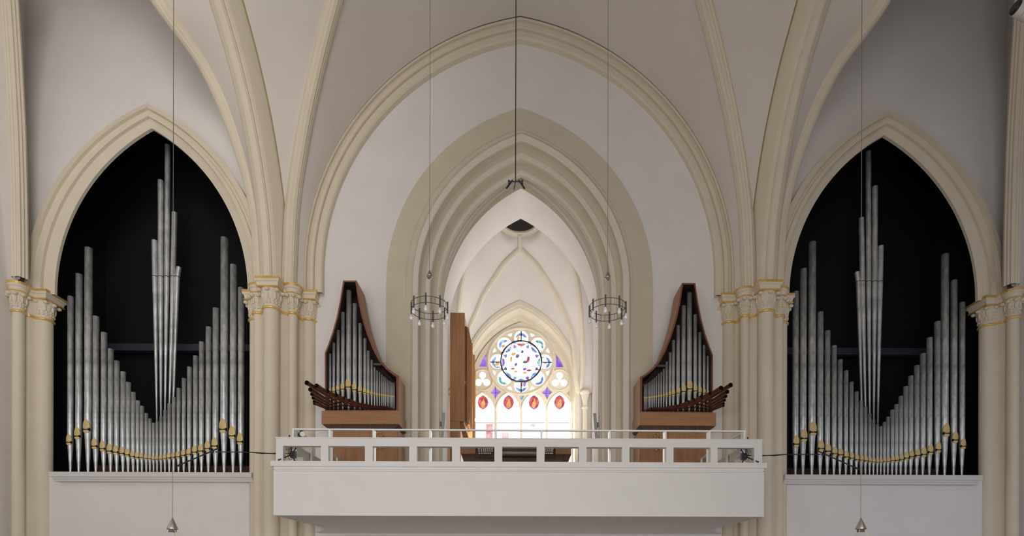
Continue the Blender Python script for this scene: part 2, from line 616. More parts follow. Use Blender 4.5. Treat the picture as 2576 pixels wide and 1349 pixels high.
# side arches: end walls of the aisles
for sx in (-1, 1):
    side = 'left' if sx < 0 else 'right'
    cx = sx * XA
    h = [(cx - 3.1, 2.56), (cx - 3.1, ZC - 0.04)] + arch_path(cx, 2.52, ZC, 11.34, ZC - 0.04, 22) + [(cx + 3.1, ZC - 0.04), (cx + 3.1, 2.56)]
    xs = sorted((sx * 5.6, sx * 12.8))
    struct(plate('wall_' + side, [(xs[0], FLOOR), (xs[1], FLOOR), (xs[1], 16.5), (xs[0], 16.5)], [h], YW + 0.12, 0.05, 'plaster'),
           'white end wall of the %s aisle around the organ arch' % side)
    pr = [(a, y, 11.235 + (a - 2.41) * 0.79) for a, y in [
        (3.0, 14.13), (3.0, 13.87), (2.86, 13.86), (2.845, 13.93), (2.81, 13.955), (2.765, 13.96), (2.75, 13.90),
        (2.65, 13.92), (2.635, 13.99), (2.61, 14.015), (2.585, 13.985), (2.41, 14.06), (2.41, 14.14)]]
    o = arch_surface('trim_organ_arch_' + side, cx, pr, ZC, ZC - 0.06, 'trim')
    struct(o, 'cream moulded arch of the %s organ opening' % side)
    # dark organ chamber
    x0, x1 = cx - 3.15, cx + 3.15
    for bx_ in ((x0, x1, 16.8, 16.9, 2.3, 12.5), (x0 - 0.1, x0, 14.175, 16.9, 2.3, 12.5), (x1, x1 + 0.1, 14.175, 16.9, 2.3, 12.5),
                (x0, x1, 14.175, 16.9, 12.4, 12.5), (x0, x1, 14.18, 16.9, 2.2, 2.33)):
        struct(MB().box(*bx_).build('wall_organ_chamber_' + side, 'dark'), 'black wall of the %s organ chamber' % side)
    struct(MB().box(x0, x1, 16.3, 16.5, 6.55, 6.75).build('trim_chamber_beam_' + side, 'beam'), 'dim beam at the back of the organ chamber')
    # sill
    zt = P(300, 1188, 13.82).z
    za, zb_ = P(300, 1200, 13.82).z, P(300, 1211, 13.88).z
    s0, s1 = sorted((sx * 11.58, sx * 6.62))
    mb = MB().box(s0, s1, 13.80, 14.18, za, zt)
    s0, s1 = s0 + (0.03 if sx < 0 else 0), s1 - (0.03 if sx > 0 else 0)
    mb.box(s0, s1, 13.86, 14.18, (za + zb_) / 2, za)
    mb.box(s0, s1, 13.90, 14.18, zb_, (za + zb_) / 2)
    struct(mb.build('trim_organ_sill_' + side, 'white'), 'white sill under the %s organ pipes' % side)
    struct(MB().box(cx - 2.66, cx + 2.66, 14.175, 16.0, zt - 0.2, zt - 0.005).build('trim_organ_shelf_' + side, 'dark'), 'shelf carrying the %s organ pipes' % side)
SILL = P(300, 1188, 13.82).z

# wall arch of the nave
pr = [(a, y, 13.48 + (a - 4.93) * 1.102) for a, y in [
    (5.42, 14.11), (5.42, 13.935), (5.345, 13.880), (5.325, 13.900), (5.315, 13.960), (5.28, 13.995), (5.245, 13.990), (5.235, 13.910), (5.22, 13.895),
    (5.15, 13.890), (5.135, 13.910), (5.125, 13.970), (5.095, 13.985), (5.07, 13.920), (4.96, 13.920), (4.93, 13.960), (4.93, 14.11)]]
struct(arch_surface('trim_nave_wall_arch', 0, pr, ZC, ZC - 0.03, 'trim', n=30, stilt=0.5), 'cream moulded wall arch at the end of the nave')

# ribs and vault cells, left side traced, right side mirrored
RIB = [(-0.15, -0.20), (-0.15, -0.05), (-0.11, -0.035), (-0.095, 0.0), (-0.055, 0.01), (-0.035, 0.045), (0.035, 0.045), (0.055, 0.01), (0.095, 0.0), (0.11, -0.035),
       (0.15, -0.05), (0.15, -0.20)]
hb = (5.55, -5.65)
ob = (-5.57, 13.61)
b_pts = [Vector((ob[0], ob[1], ZC - 0.02))] + [on_plan(x, y, ob, hb) for x, y in ((741, 515), (764, 350), (800, 175), (845, 0))] + [Vector((-2.2, 10.17, 14.6)), Vector((0, 7.93, 15.3))]
b_c = catmull(b_pts)
ha = (0, -1)
oa = (-5.99, 13.41)
a_pts = [Vector((-5.99, 13.43, ZC - 0.02))] + [on_plan(x, y, oa, ha) for x, y in ((671, 540), (644, 350), (606, 175), (556, 0))] + [Vector((-5.99, 9.4, 12.75)), Vector((-5.99, 7.9, 13.2))]
a_c = catmull(a_pts)
hc = (-2.3, -5.65)
oc = (-6.42, 13.65)
c_pts = [Vector((oc[0], oc[1], ZC - 0.02))] + [on_plan(x, y, oc, hc) for x, y in ((632, 515), (588, 350), (512, 175), (389, 0))] + [Vector((-7.9, 10.0, 12.7)), Vector((-8.75, 7.9, 13.3))]
c_c = catmull(c_pts)
hd = (0.75, -1)
od = (-12.15, 13.5)
d_pts = [P(x, y, q) for x, y, q in ((48, 697, 13.46), (47, 560, 13.42), (42, 350, 13.26), (33, 175, 12.95), (22, 0, 12.45), (14, -100, 12.0))] + [Vector((-10.2, 10.0, 13.7)), Vector((-8.75, 8.0, 14.0))]
hd = (d_pts[-1].x - d_pts[0].x, d_pts[-1].y - d_pts[0].y)
d_c = catmull(d_pts)

ARC = [(0.345, -0.55), (0.29, -0.46), (0.286, -0.44), (0.268, -0.43), (0.22, -0.34), (0.155, -0.22), (0.10, -0.13), (0.05, -0.085), (0.03, -0.08), (0.015, -0.03), (0.0, -0.035), (-0.012, -0.01), (-0.13, 0.0),
       (-0.14, -0.015), (-0.15, -0.01), (-0.26, -0.09), (-0.30, -0.14), (-0.32, -0.2), (-0.33, -0.5)]
ARC = [(-a, d) for a, d in ARC]      # across vector points to -x for this plan direction
for nm, pts, h, prof, lab in (('trim_nave_rib', b_c, hb, RIB, 'cream diagonal rib of the nave vault'), ('trim_arcade_arch', a_c, ha, ARC, 'broad moulded arcade arch between nave and aisle'),
                              ('trim_aisle_rib', c_c, hc, RIB, 'cream diagonal rib of the aisle vault'), ('trim_aisle_outer_rib', d_c, hd, RIB, 'cream rib at the outer side of the aisle vault')):
    o = rib(nm + '_left', pts, h, prof, 'trim')
    struct(o, lab + ', left')
    mirror(o, lab + ', right', rename=nm + '_right')

LINE = [(-0.292, -0.462), (-0.2895, -0.437), (-0.266, -0.4265)]
o = rib('trim_arcade_line_left', a_c, ha, LINE, 'line')
struct(o, 'thin ochre line painted along the left arcade arch')
mirror(o, 'thin ochre line painted along the right arcade arch', rename='trim_arcade_line_right')
wa = [Vector((x, 13.90, z)) for x, z in arch_path(0, 5.38, ZC, 14.0, ZC - 0.03, 30, 0.5)][:32]
cells = [('ceiling_nave_cell', wa, back(b_c, hb, 0.1), 'white nave vault cell above the wall arch'),
         ('ceiling_nave_side', back(b_c, hb, 0.1), [p + Vector((0.30, 0, 0)) for p in back(a_c, ha, 0.42)], 'white nave vault cell beside the arcade arch'),
         ('ceiling_aisle_side', back(c_c, hc, 0.1), [p + Vector((-0.31, 0, 0)) for p in back(a_c, ha, 0.22)], 'white aisle vault cell beside the arcade arch')]
wr = [Vector((-6.36, 14.11, ZC - 0.02))] + [P(x, y, 14.11) for x, y in ((630, 520), (582, 348), (500, 168), (372, -25), (260, -120))]
cells += [('ceiling_aisle_cell', catmull(wr), back(c_c, hc, 0.06), 'white aisle vault cell above the organ arch')]
for nm, A, B, lab in cells:
    o = loft(nm + '_left', A, B, 'vault')
    struct(o, lab + ', left')
    mirror(o, lab + ', right', rename=nm + '_right')
wo = [Vector((-12.48, 13.7, ZC - 0.02)), Vector((-12.48, 13.2, 11.6)), Vector((-12.48, 11.5, 13.6)), Vector((-12.48, 9.0, 14.2))]
o = loft('ceiling_aisle_edge_left', wo, back(d_c, hd, 0.1), 'vault')
struct(o, 'white aisle vault cell at the outer wall, left')
mirror(o, 'white aisle vault cell at the outer wall, right', rename='ceiling_aisle_edge_right')


# ------------------------------------------------------------------ piers with capitals
def ngon(x, y, r, n, a0=0.0):
    return [(x + r * math.cos(a0 + 2 * PI * i / n), y + r * math.sin(a0 + 2 * PI * i / n)) for i in range(n)]


def capital(par, x, y, r, kind, ra):
    """foliate capital on a shaft of radius r; abacus of half width ra"""
    z3 = ZC
    z0 = ZC - 0.72
    zb, za = ZC - 0.67, ZC - 0.24
    prof = [(r * 1.02, zb - 0.02), (r * 1.03, zb + 0.08), (r * 1.08, zb + 0.18), (r * 1.18, zb + 0.28), (r * 1.32, zb + 0.36), (ra * 0.88, za - 0.01), (ra * 0.8, za + 0.02)]
    cap = MB().lathe(prof, x, y, 48, mod=lambda q, i: 1 + (0.035 * math.cos(16 * q) if 0 < i < 5 else 0)).build('capital', 'trim', par)
    if kind in ('square', 'jamb'):
        bk = ra if kind == 'square' else 0.36
        pl = [(x - ra, y - ra), (x + ra, y - ra), (x + ra, y + bk), (x - ra, y + bk)]
    elif kind == 'octagon':
        pl = ngon(x, y, ra * 1.09, 8, PI / 8)
    else:
        pl = ngon(x, y, ra, 28)
    moulding('abacus', pl, cap)
    MB().torus((x, y, z0 + 0.03), r + 0.012, 0.03, 28, 8).build('necking', 'gold', cap)
    lf = MB()
    k = 8
    for i in range(k):                                     # curled leaf heads under the abacus
        q = 2 * PI * (i + 0.5) / k if kind == 'round' else PI / 4 + 2 * PI * i / k
        rr = ra * (1.05 if (kind != 'round' and i % 2 == 0) else 0.92)
        c, s_ = math.cos(q), math.sin(q)
        lf.ball((x + rr * c, y + rr * s_, za - 0.055), 0.058, 0.058, 0.042, 10, 6)
        lf.ball((x + (r + 0.035) * c, y + (r + 0.035) * s_, za - 0.16), 0.024, 0.024, 0.09, 8, 5)
    for i in range(k):                                     # four-lobed leaves low on the bell
        q = 2 * PI * i / k
        c, s_ = math.cos(q), math.sin(q)
        rr = r * 1.07
        for du, dz in ((-0.035, 0.10), (0.035, 0.10), (-0.03, 0.17), (0.03, 0.17), (0, 0.235)):
            lf.ball((x + rr * c - du * s_, y + rr * s_ + du * c, zb + dz), 0.024, 0.024, 0.028, 8, 5)
    lf.build('leaf_carving', 'trim', cap)


def moulding(name, pl, par):
    """abacus mouldings round a plan outline: gilt roll, cove, edge, gilt top"""
    o = MB().plan(pl, ZC - 0.205, ZC - 0.125, -0.045, -0.03).plan(pl, ZC - 0.125, ZC - 0.105, -0.03, -0.004).plan(pl, ZC - 0.105, ZC - 0.06, 0.0, 0.0).build(name, 'trim', par)
    MB().plan(pl, ZC - 0.24, ZC - 0.225, -0.035, -0.018).plan(pl, ZC - 0.225, ZC - 0.205, -0.018, -0.03).plan(pl, ZC - 0.06, ZC, 0.004, 0.004).build('gilded_band', 'gold', o if par.type == 'EMPTY' else par)
    return o


def pier(x, label, shafts, core, cat='pillar'):
    t = thing('clustered_pier', (x, 13.6, FLOOR), label, cat, 'clustered stone piers')
    zt = ZC - 0.69
    MB().plan(core, FLOOR, ZC - 0.20).build('pier_core', 'trim', t)
    moulding('abacus', offset(core, 0.10), t)
    MB().plan(offset(core, 0.03), ZC - 0.665, ZC - 0.2, 0, 0.03).build('capital_band', 'trim', t)
    nb = offset(core, 0.05)
    MB().plan(nb, ZC - 0.71, ZC - 0.665, 0, 0).build('necking', 'gold', t)
    for sx, sy, r, kind, ra in shafts:
        b = 0.07
        MB().lathe([(r + b, FLOOR), (r + b, FLOOR + 0.25), (r + b * 0.6, FLOOR + 0.32), (r + b * 0.6, FLOOR + 0.38), (r, FLOOR + 0.45), (r, zt)], sx, sy, 28).build('shaft', 'trim', t)
        capital(t, sx, sy, r, kind, ra)
    return t


core = [(-6.71, 14.35), (-6.67, 14.06), (-6.46, 13.82), (-6.19, 13.55), (-5.87, 13.55), (-5.60, 13.82), (-5.40, 14.06), (-5.36, 14.35)]
pl = pier(-XP, 'tall cream clustered pier with gilded capitals left of the white balcony',
          [(-5.99, 13.505, 0.185, 'square', 0.285), (-5.565, 13.72, 0.105, 'round', 0.215), (-6.415, 13.72, 0.105, 'round', 0.215),
           (-5.315, 14.11, 0.165, 'square', 0.27), (-6.63, 14.11, 0.165, 'jamb', 0.255)], core)
mirror(pl, 'tall cream clustered pier with gilded capitals right of the white balcony')
core2 = [(-12.46, 14.45), (-12.46, 13.80), (-12.35, 13.74), (-12.13, 13.88), (-12.02, 14.06), (-11.95, 14.13), (-12.12, 14.45)]
pl2 = pier(-12.15, 'cream wall pier with gilded capitals at the left edge of the left organ arch',
           [(-12.235, 13.70, 0.125, 'round', 0.222), (-12.01, 14.17, 0.185, 'jamb', 0.275)], core2)
mirror(pl2, 'cream wall pier with gilded capitals at the right edge of the right organ arch')

# ------------------------------------------------------------------ organ pipes
ORD = ['first', 'second', 'third', 'fourth', 'fifth', 'sixth', 'seventh', 'eighth', 'ninth', 'tenth', 'eleventh', 'twelfth', 'thirteenth', 'fourteenth',
       'fifteenth', 'sixteenth', 'seventeenth', 'eighteenth', 'nineteenth', 'twentieth', 'twenty-first', 'twenty-second', 'twenty-third',
       'twenty-fourth', 'twenty-fifth', 'twenty-sixth', 'twenty-seventh', 'twenty-eighth', 'twenty-ninth', 'thirtieth', 'thirty-first']


def lip_patch(mb, x, y, r, z0, H, wd, shape, down=False, n=10):
    """flattened lip standing proud of the pipe front: face and rim"""
    top, bot = [], []
    for i in range(n + 1):
        u = -1 + 2 * i / n
        if down:
            k = max(0.0, 1 - abs(u) ** 2.4) ** 0.5
            k = 0.06 + 0.94 * k
        elif shape == 'pointed':
            k = 0.42 + 0.58 * (1 - 0.14 * abs(u) - 0.86 * abs(u) ** 2.3)
        else:
            k = 0.72 + 0.28 * max(0.0, 1 - abs(u) ** 2.6) ** 0.5
        px_, py_ = x + wd * r * u, y - r * (0.84 + 0.22 * (1 - u * u))
        bot.append((px_, py_, z0))
        top.append((px_, py_, z0 + (-H if down else H) * k))
    rows = [top, bot] if down else [bot, top]
    mb.grid(rows, False)
    ring = bot + top[::-1]
    bk = [(p[0], y - r * 0.35, p[2]) for p in ring]
    m = len(ring)
    o = list(range(m))
    mb.add(ring + bk, [((i, m + i, m + (i + 1) % m, (i + 1) % m) if not down else (i, (i + 1) % m, m + (i + 1) % m, m + i)) for i in o])


def facade_pipe(x, y, r, zb, zm, zt, label, group, shape='pointed', metal='pipe', tall=1.5, lips=True):
    """flue pipe: tapered foot, mouth with gilded lips, open cylindrical body"""
    t = thing('organ_pipe', (x, y, zb), label, 'organ pipe', group)
    w = 2 * r
    MB().lathe([(r * 0.97, zm), (r, zm + 0.01), (r, zt), (r * 0.93, zt), (r * 0.93, zt - 0.5 * min(1.0, zt - zm))], x, y, 20).build('pipe_body', metal, t)
    MB().lathe([(r * 0.26, zb), (r * 0.30, zb + 0.02), (r * 0.98, zm - 0.02), (r * 0.97, zm)], x, y, 20).build('pipe_foot', metal, t)
    if lips:
        sl = 0.19 * w
        up = MB()
        lip_patch(up, x, y, r, zm + sl / 2, tall * w, 0.98, shape)
        up.build('upper_lip', 'lip', t)
        lo = MB()
        lip_patch(lo, x, y, r, zm - sl / 2, 0.42 * w, 0.94, 'round', True)
        lo.build('lower_lip', 'lip', t)
        sm = MB().box(x - 0.90 * r, x + 0.90 * r, y - 0.98 * r, y - 0.3 * r, zm - sl / 2, zm + sl / 2)
        if r > 0.045:
            for e in (-1, 1):                             # ears beside the mouth
                ex, ey = x + e * 0.93 * r, y - 0.62 * r
                sm.bar((ex, ey - 0.2 * r, zm - sl), (ex, ey - 0.2 * r, zm + sl), 0.10 * r, 0.8 * r, (0, -1, 0))
        sm.build('pipe_mouth', 'slit', t)
    return t


YF = 14.42
front = [(178, 747, 1113, 17), (199.3, 691, 1097.6, 18.5), (223, 625, 1081, 21), (242, 797, 1123, 17), (262, 837.7, 1129, 16.5), (279, 879, 1135, 15.5), (294.5, 909, 1137.7, 14.5),
         (310, 936, 1141, 14), (323, 962.6, 1144.4, 13), (335.6, 987.4, 1148.3, 12), (347, 1008.7, 1150.4, 11), (357.5, 1022.6, 1151, 10.5), (368.4, 1040.4, 1153, 9.5), (377.8, 1054, 1153.5, 9),
         (386.7, 1064.7, 1155, 8), (395.6, 1060, 1155.4, 8.3), (405.6, 1048, 1154.6, 8.8), (415.5, 1032.5, 1153.5, 9.3), (426.4, 1016, 1152, 10.4), (437.4, 999.8, 1150.4, 10.5), (449.7, 977.5, 1149, 11),
         (463, 953, 1145.5, 11.5), (477, 924.4, 1143, 12.5), (492.3, 896.7, 1137.7, 13.5), (507.7, 861.5, 1135, 14), (525, 823.8, 1129, 15), (543.4, 776.7, 1122.7, 16.5), (565, 600, 1081, 20),
         (587.5, 668, 1097, 18), (607, 725.6, 1111.7, 16.5)]
NF = len(front)
for i, (px, yt, ym, w) in enumerate(front):
    top = P(px, yt, YF)
    zm = P(px, ym, YF - 0.07).z
    r = w / 2 * YF / F / math.sqrt(1 + ((px - 1305) / F) ** 2)
    if i in (2, 27):
        look = 'tallest pipe of its group of three'
    elif i in (14, 15):
        look = 'one of the shortest pipes at the dip'
    else:
        look = 'silver pipe with gilded pointed lip'
    t = facade_pipe(top.x, YF, r, SILL - 0.004, zm, top.z, '%s, %s from left in the left arch' % (look, ORD[i]), 'pipes of the front row in the left organ arch')
    mirror(t, '%s, %s from right in the right arch' % (look, ORD[i]), 'pipes of the front row in the right organ arch')
# the inverted-cone pipes hanging over the dip
YV = 15.05
vees = [(388.6, 606, 394.6, 15.5), (404.4, 455, 405.0, 15.5), (421.8, 366, 414.8, 14.5), (439.3, 535.5, 425.0, 14.5), (450.5, 673, 434.5, 13.5)]
for i, (px, yt, pb, w) in enumerate(vees):
    k = math.sqrt(1 + 0.63 ** 2)
    r = w / 2 * YV / F / k
    tp, jt, bt = P(px, yt, YV), P(px + (pb - px) * 0.25, 697, YV), P(pb, 1068, YV)
    lab = ORD[i] + ' of five long silver pipes tapering downward behind the dip, '
    t = thing('tapered_organ_pipe', (bt.x, YV, SILL - 0.004), lab + 'left arch', 'organ pipe', 'tapered pipes at the back of the left organ arch')
    MB().tube(tp, jt, r, r, 18, False, False).build('pipe_body', 'pipein', t)
    MB().tube(tp - Vector((0, 0, 0.02)), jt, r * 0.93, r * 0.93, 18, False, False).build('pipe_inside', 'slit', t)
    MB().tube(jt, bt, r * 0.99, r * 0.27, 18, False, False).build('pipe_cone', 'pipein', t)
    MB().tube(jt + (tp - jt).normalized() * 0.01, jt - (tp - jt).normalized() * 0.012, r * 1.02, r * 1.02, 18).build('solder_joint', 'iron', t)
    MB().tube(bt, (bt.x, YV, SILL - 0.004), r * 0.27, r * 0.24, 10).build('pipe_foot', 'pipein', t)
    t2 = mirror(t, lab + 'right arch', 'tapered pipes at the back of the right organ arch')
for sx in (-1, 1):
    side = 'left' if sx < 0 else 'right'
    t = thing('wind_chest', (sx * XA, 15.4, SILL - 0.004), 'dark mahogany wind chest behind the pipe feet in the %s arch' % side, 'wind chest', 'wind chests')
    MB().box(sx * XA - 2.3, sx * XA + 2.3, 15.3, 15.9, SILL - 0.004, SILL + 0.45).build('chest_body', 'chest', t)
    for k in range(14):
        x = sx * XA - 2.1 + k * 0.32
        MB().box(x, x + 0.16, 15.27, 15.3, SILL, SILL + 0.4).build('chest_panel', 'chest', t)

# ------------------------------------------------------------------ the two organ cases on the loft
YO, YOB = 13.15, 13.86
outer = [(863, 706), (897, 706), (899.5, 722), (905, 757), (914, 797), (926, 837), (942, 878), (957, 906), (974, 925), (990, 938), (1003, 946), (1003, 1034),
         (817, 1034), (817, 888), (825, 868), (836, 837), (847, 797), (855, 757), (860, 727)]
inner = [(866.5, 710), (894, 710), (896, 724), (901, 758), (910, 799), (922, 839), (938, 880), (953.5, 909), (971, 929), (987, 942), (997, 949), (997, 1032),
         (820.5, 1032), (820.5, 889), (828.5, 869), (839.5, 838), (850.5, 798), (858.5, 758), (863.5, 727)]
t = thing('organ_case', (P(905, 1034, 13.5).x, 13.5, LOFT), 'tall flared wooden organ case left of the choir arch', 'organ case', 'wooden organ cases')
oc_, ic_ = [P(x, y, YO) for x, y in outer], [P(x, y, YO) for x, y in inner]
n = len(outer)
mb = MB()                                                  # outer skin and front rim
vs = oc_ + [Vector((p.x, YOB, p.z)) for p in oc_]
mb.add(vs, [(i, n + i, n + (i + 1) % n, (i + 1) % n) for i in range(n)])
mb.build('case_side', 'oak', t, fix=True)
mb = MB()
mb.add(oc_ + ic_, [(i, (i + 1) % n, n + (i + 1) % n, n + i) for i in range(n)])
mb.build('case_rim', 'rim', t)
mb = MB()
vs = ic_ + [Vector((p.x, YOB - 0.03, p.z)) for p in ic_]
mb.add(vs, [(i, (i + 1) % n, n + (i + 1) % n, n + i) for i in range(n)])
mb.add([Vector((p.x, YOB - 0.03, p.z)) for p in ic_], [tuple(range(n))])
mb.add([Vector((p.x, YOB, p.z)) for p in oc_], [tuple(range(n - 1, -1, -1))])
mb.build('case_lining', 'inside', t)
# sloping side cheek at the shoulder, wind chest box, recess, base cabinet
a, b = P(1003, 946, YO), P(1003, 1034, YO)
bx = [P(809, 1034, 13.05), P(1003.5, 1034, 13.05), P(1003.5, 1067, 13.05), P(809, 1067, 13.05)]
MB().prism([(p.x, p.z) for p in bx], 13.05, YOB).build('chest_box', 'oakh', t, fix=True)
z1 = bx[2].z
rc = [(bx[3].x + 0.0, z1), (bx[2].x, z1), (bx[2].x - 0.14, z1 - 0.10), (bx[3].x + 0.14, z1 - 0.10)]
MB().prism(rc, 13.12, YOB).build('bevelled_plinth', 'chest', t, fix=True)
x0, x1 = P(832, 1076, 13.2).x, P(1003, 1076, 13.2).x
MB().box(x0, x1, 13.22, YOB, LOFT, z1 - 0.10).build('base_cabinet', 'oak', t)
xm = (x0 + x1) / 2 + 0.12
for k, (p, q) in enumerate(((x0 + 0.02, xm - 0.006), (xm + 0.006, x1 - 0.02))):
    dr = MB().box(p, q, 13.205, 13.222, LOFT + 0.06, z1 - 0.13).build('cabinet_door', 'oak', t)
    kx = q - 0.06 if k == 0 else p + 0.06
    MB().ball((kx, 13.195, LOFT + 0.75), 0.014, 0.014, 0.014).build('door_knob', 'brass', dr)
rk = MB()
p0, p1 = P(935, 917, 13.4), P(966, 917, 13.4)
rk.tube(p0, p1, 0.035, 0.035, 10)
rk.build('cross_pipe', 'iron', t)
case_r = mirror(t, 'tall flared wooden organ case right of the choir arch')

YC = 13.33
cp = [(823.7, 911.7, 985.5, 5.3), (830.7, 891, 987, 6.6), (840, 863.5, 984.5, 7.6), (851, 831.7, 981.7, 8.6), (863, 787, 979, 10.0), (878, 732.8, 974.6, 13.6), (893, 765, 981, 11.2), (906.6, 815, 985, 9.8),
      (918.4, 852.5, 987.8, 8.4), (927, 883.7, 990, 7.2), (935.4, 906.6, 991.5, 6.2), (942.6, 924.6, 993, 5.2), (948.9, 933, 994.4, 4.8), (955, 937, 995, 4.5), (961, 943, 995.8, 4.2), (966, 948, 996.4, 3.9),
      (970.2, 951, 996.9, 3.6), (974.5, 955, 997.3, 3.4), (978.3, 958.5, 997.6, 3.2), (982, 960, 998, 3.1), (985.7, 962, 998.2, 3.0), (989, 963.7, 998.4, 2.8), (992, 964.8, 998.6, 2.7)]
ztop = oc_[12].z
for i, (px, yt, ym, w) in enumerate(cp):
    tp = P(px, yt, YC)
    r = w / 2 * YC / F / math.sqrt(1 + ((px - 1305) / F) ** 2)
    zm = P(px, ym, YC - 0.05).z
    lab = 'tallest silver pipe' if i == 5 else 'slim silver pipe with gilded round lip'
    tt = facade_pipe(tp.x, YC, r, ic_[12].z + 0.003, zm, tp.z, '%s, %s from the left inside the left wooden case' % (lab, ORD[i]), 'upright pipes in the left wooden case',
                     'round', 'pipein', 1.45 if i > 0 else 1.2)
    mirror(tt, '%s, %s from the right inside the right wooden case' % (lab, ORD[i]), 'upright pipes in the right wooden case')
# horizontal trumpets
ends = [(790.5, 1015), (790.3, 1010), (788, 1001), (784.8, 991.6), (780.4, 980), (771.6, 963.3), (796, 970.9), (823.4, 985), (845.3, 994.4), (863.8, 1002.3), (878.2, 1007.5), (890.8, 1013),
        (901, 1015.5), (909, 1017.2), (917, 1019), (925, 1020.5), (932, 1021.5), (939, 1022.5), (946, 1023.5), (953, 1024), (960, 1024.7), (967, 1025.4), (974, 1026)]
tx = [c[0] for c in cp]
for i, (ex, ey) in enumerate(ends):
    base = P(tx[i], 1030.5, 13.14)
    zb = base.z
    d = ray(ex, ey)
    e = d * (zb / d.z)                                     # level pipe: end at the same height
    e = Vector((e.x, min(e.y, 12.95), e.z))
    L = (e - base).length
    r1 = 0.046 * (0.62 + 0.38 * min(1.0, L / 1.5)) * (1.0 if i < 12 else 0.8)
    nm = ORD[i] + ' from the left'
    if i == 5:
        nm = 'longest'
    tt = thing('trumpet_pipe', base, 'dark copper horizontal trumpet pipe, %s below the left case pipes' % nm, 'trumpet pipe', 'horizontal trumpet pipes of the left case')
    u = (e - base).normalized()
    MB().tube(base, e, 0.011, r1, 14, True, False).build('resonator', 'trumpet', tt)
    MB().tube(e - u * 0.004, e - u * 0.35 * min(1, L), r1 * 0.93, r1 * 0.5, 14, False, True).build('bell_bore', 'bore', tt)
    MB().tube(e - u * 0.02, e, r1 * 1.03, r1 * 1.05, 14, False, False).build('bell_rim', 'trumpet', tt)
    nr = nm.replace('left', 'right')
    mirror(tt, 'dark copper horizontal trumpet pipe, %s below the right case pipes' % nr, 'horizontal trumpet pipes of the right case')

# ------------------------------------------------------------------ balcony (organ loft)
YB = 10.0
xl, xr = P(688, 1240, YB).x, P(1922, 1240, YB).x
zbot, zpan = P(688, 1297, YB).z, P(688, 1160, YB).z
bal = thing('organ_balcony', (0, 12, zbot), 'white organ balcony with an openwork parapet projecting from the end wall', 'balcony')
flare = [(xl, YB + 0.15), (xl, 12.2), (xl - 0.04, 12.7), (xl - 0.16, 13.1), (xl - 0.42, 13.55), (xl - 0.62, 13.72), (xl - 0.66, YW + 0.1)]
plan_ = flare + [(-x - 0.0, y) for x, y in reversed(flare)]
MB().plan(plan_, zbot, LOFT).build('slab', 'white', bal, fix=True)
MB().box(-2.16, 2.16, YW, 20.3, LOFT - 0.2, LOFT).build('choir_floor', 'carpet', bal)
MB().box(xl, xr, YB, YB + 0.15, zbot, zpan - 0.16).build('front_panel', 'white', bal)
for x in (xl, xr - 0.15):
    MB().box(x, x + 0.15, YB + 0.15, 13.0, LOFT, zpan - 0.16).build('side_panel', 'white', bal)
zl0, zl1 = P(688, 1173, 9.90).z, P(688, 1159.6, 9.90).z
a, b = P(680.5, 1166, 9.90).x, P(1929.5, 1166, 9.90).x
MB().box(a, b, 9.90, YB + 0.2, zl0, zl1).build('ledge', 'white', bal)
MB().box(a + 0.035, b - 0.035, 9.94, YB + 0.2, zl0 - 0.045, zl0).box(a + 0.05, b - 0.05, 9.965, YB + 0.2, zl0 - 0.07, zl0 - 0.045).build('ledge_moulding', 'white', bal)
for x in (a, b - 0.26):
    MB().box(x, x + 0.26, YB + 0.2, 13.0, zl0, zl1).build('side_ledge', 'white', bal)
# openwork parapet
Yp = 10.0
zp0, zp1 = zl1, P(1300, 1105.5, Yp).z
ho0, ho1 = P(1300, 1161, Yp).z - 0.0, P(1300, 1124.5, Yp).z
ops = [(711.8, 807), (825.5, 918), (937.4, 1029.5), (1048.5, 1137), (1157.2, 1243.7), (1263.3, 1350), (1369.8, 1456), (1475.7, 1565), (1583.5, 1676), (1694.3, 1787.5), (1805.3, 1897.3)]
pxl, pxr = P(694, 1130, Yp).x, P(1917.5, 1130, Yp).x
out = [(pxl, zp0 - 0.004)]
for l, r in ops:                                           # open at the foot: the uprights stand on the ledge
    a, b = P(l, 1140, Yp).x, P(r, 1140, Yp).x
    out += [(a, zp0 - 0.004), (a, ho1), (b, ho1), (b, zp0 - 0.004)]
out += [(pxr, zp0 - 0.004), (pxr, zp1), (pxl, zp1)]
plate('parapet_frame', out, [], Yp, 0.12, 'white', bal)
MB().box(pxl - 0.012, pxr + 0.012, Yp - 0.012, Yp + 0.132, zp1, zp1 + 0.02).build('parapet_coping', 'white', bal)
for x in (pxl, pxr - 0.12):
    MB().box(x, x + 0.12, Yp + 0.12, 13.0, ho1, zp1 + 0.02).build('side_rail', 'white', bal)
    for k in range(3):
        y = 10.95 + 0.92 * k
        MB().box(x, x + 0.12, y, y + 0.14, zp0, ho1).build('side_post', 'white', bal)
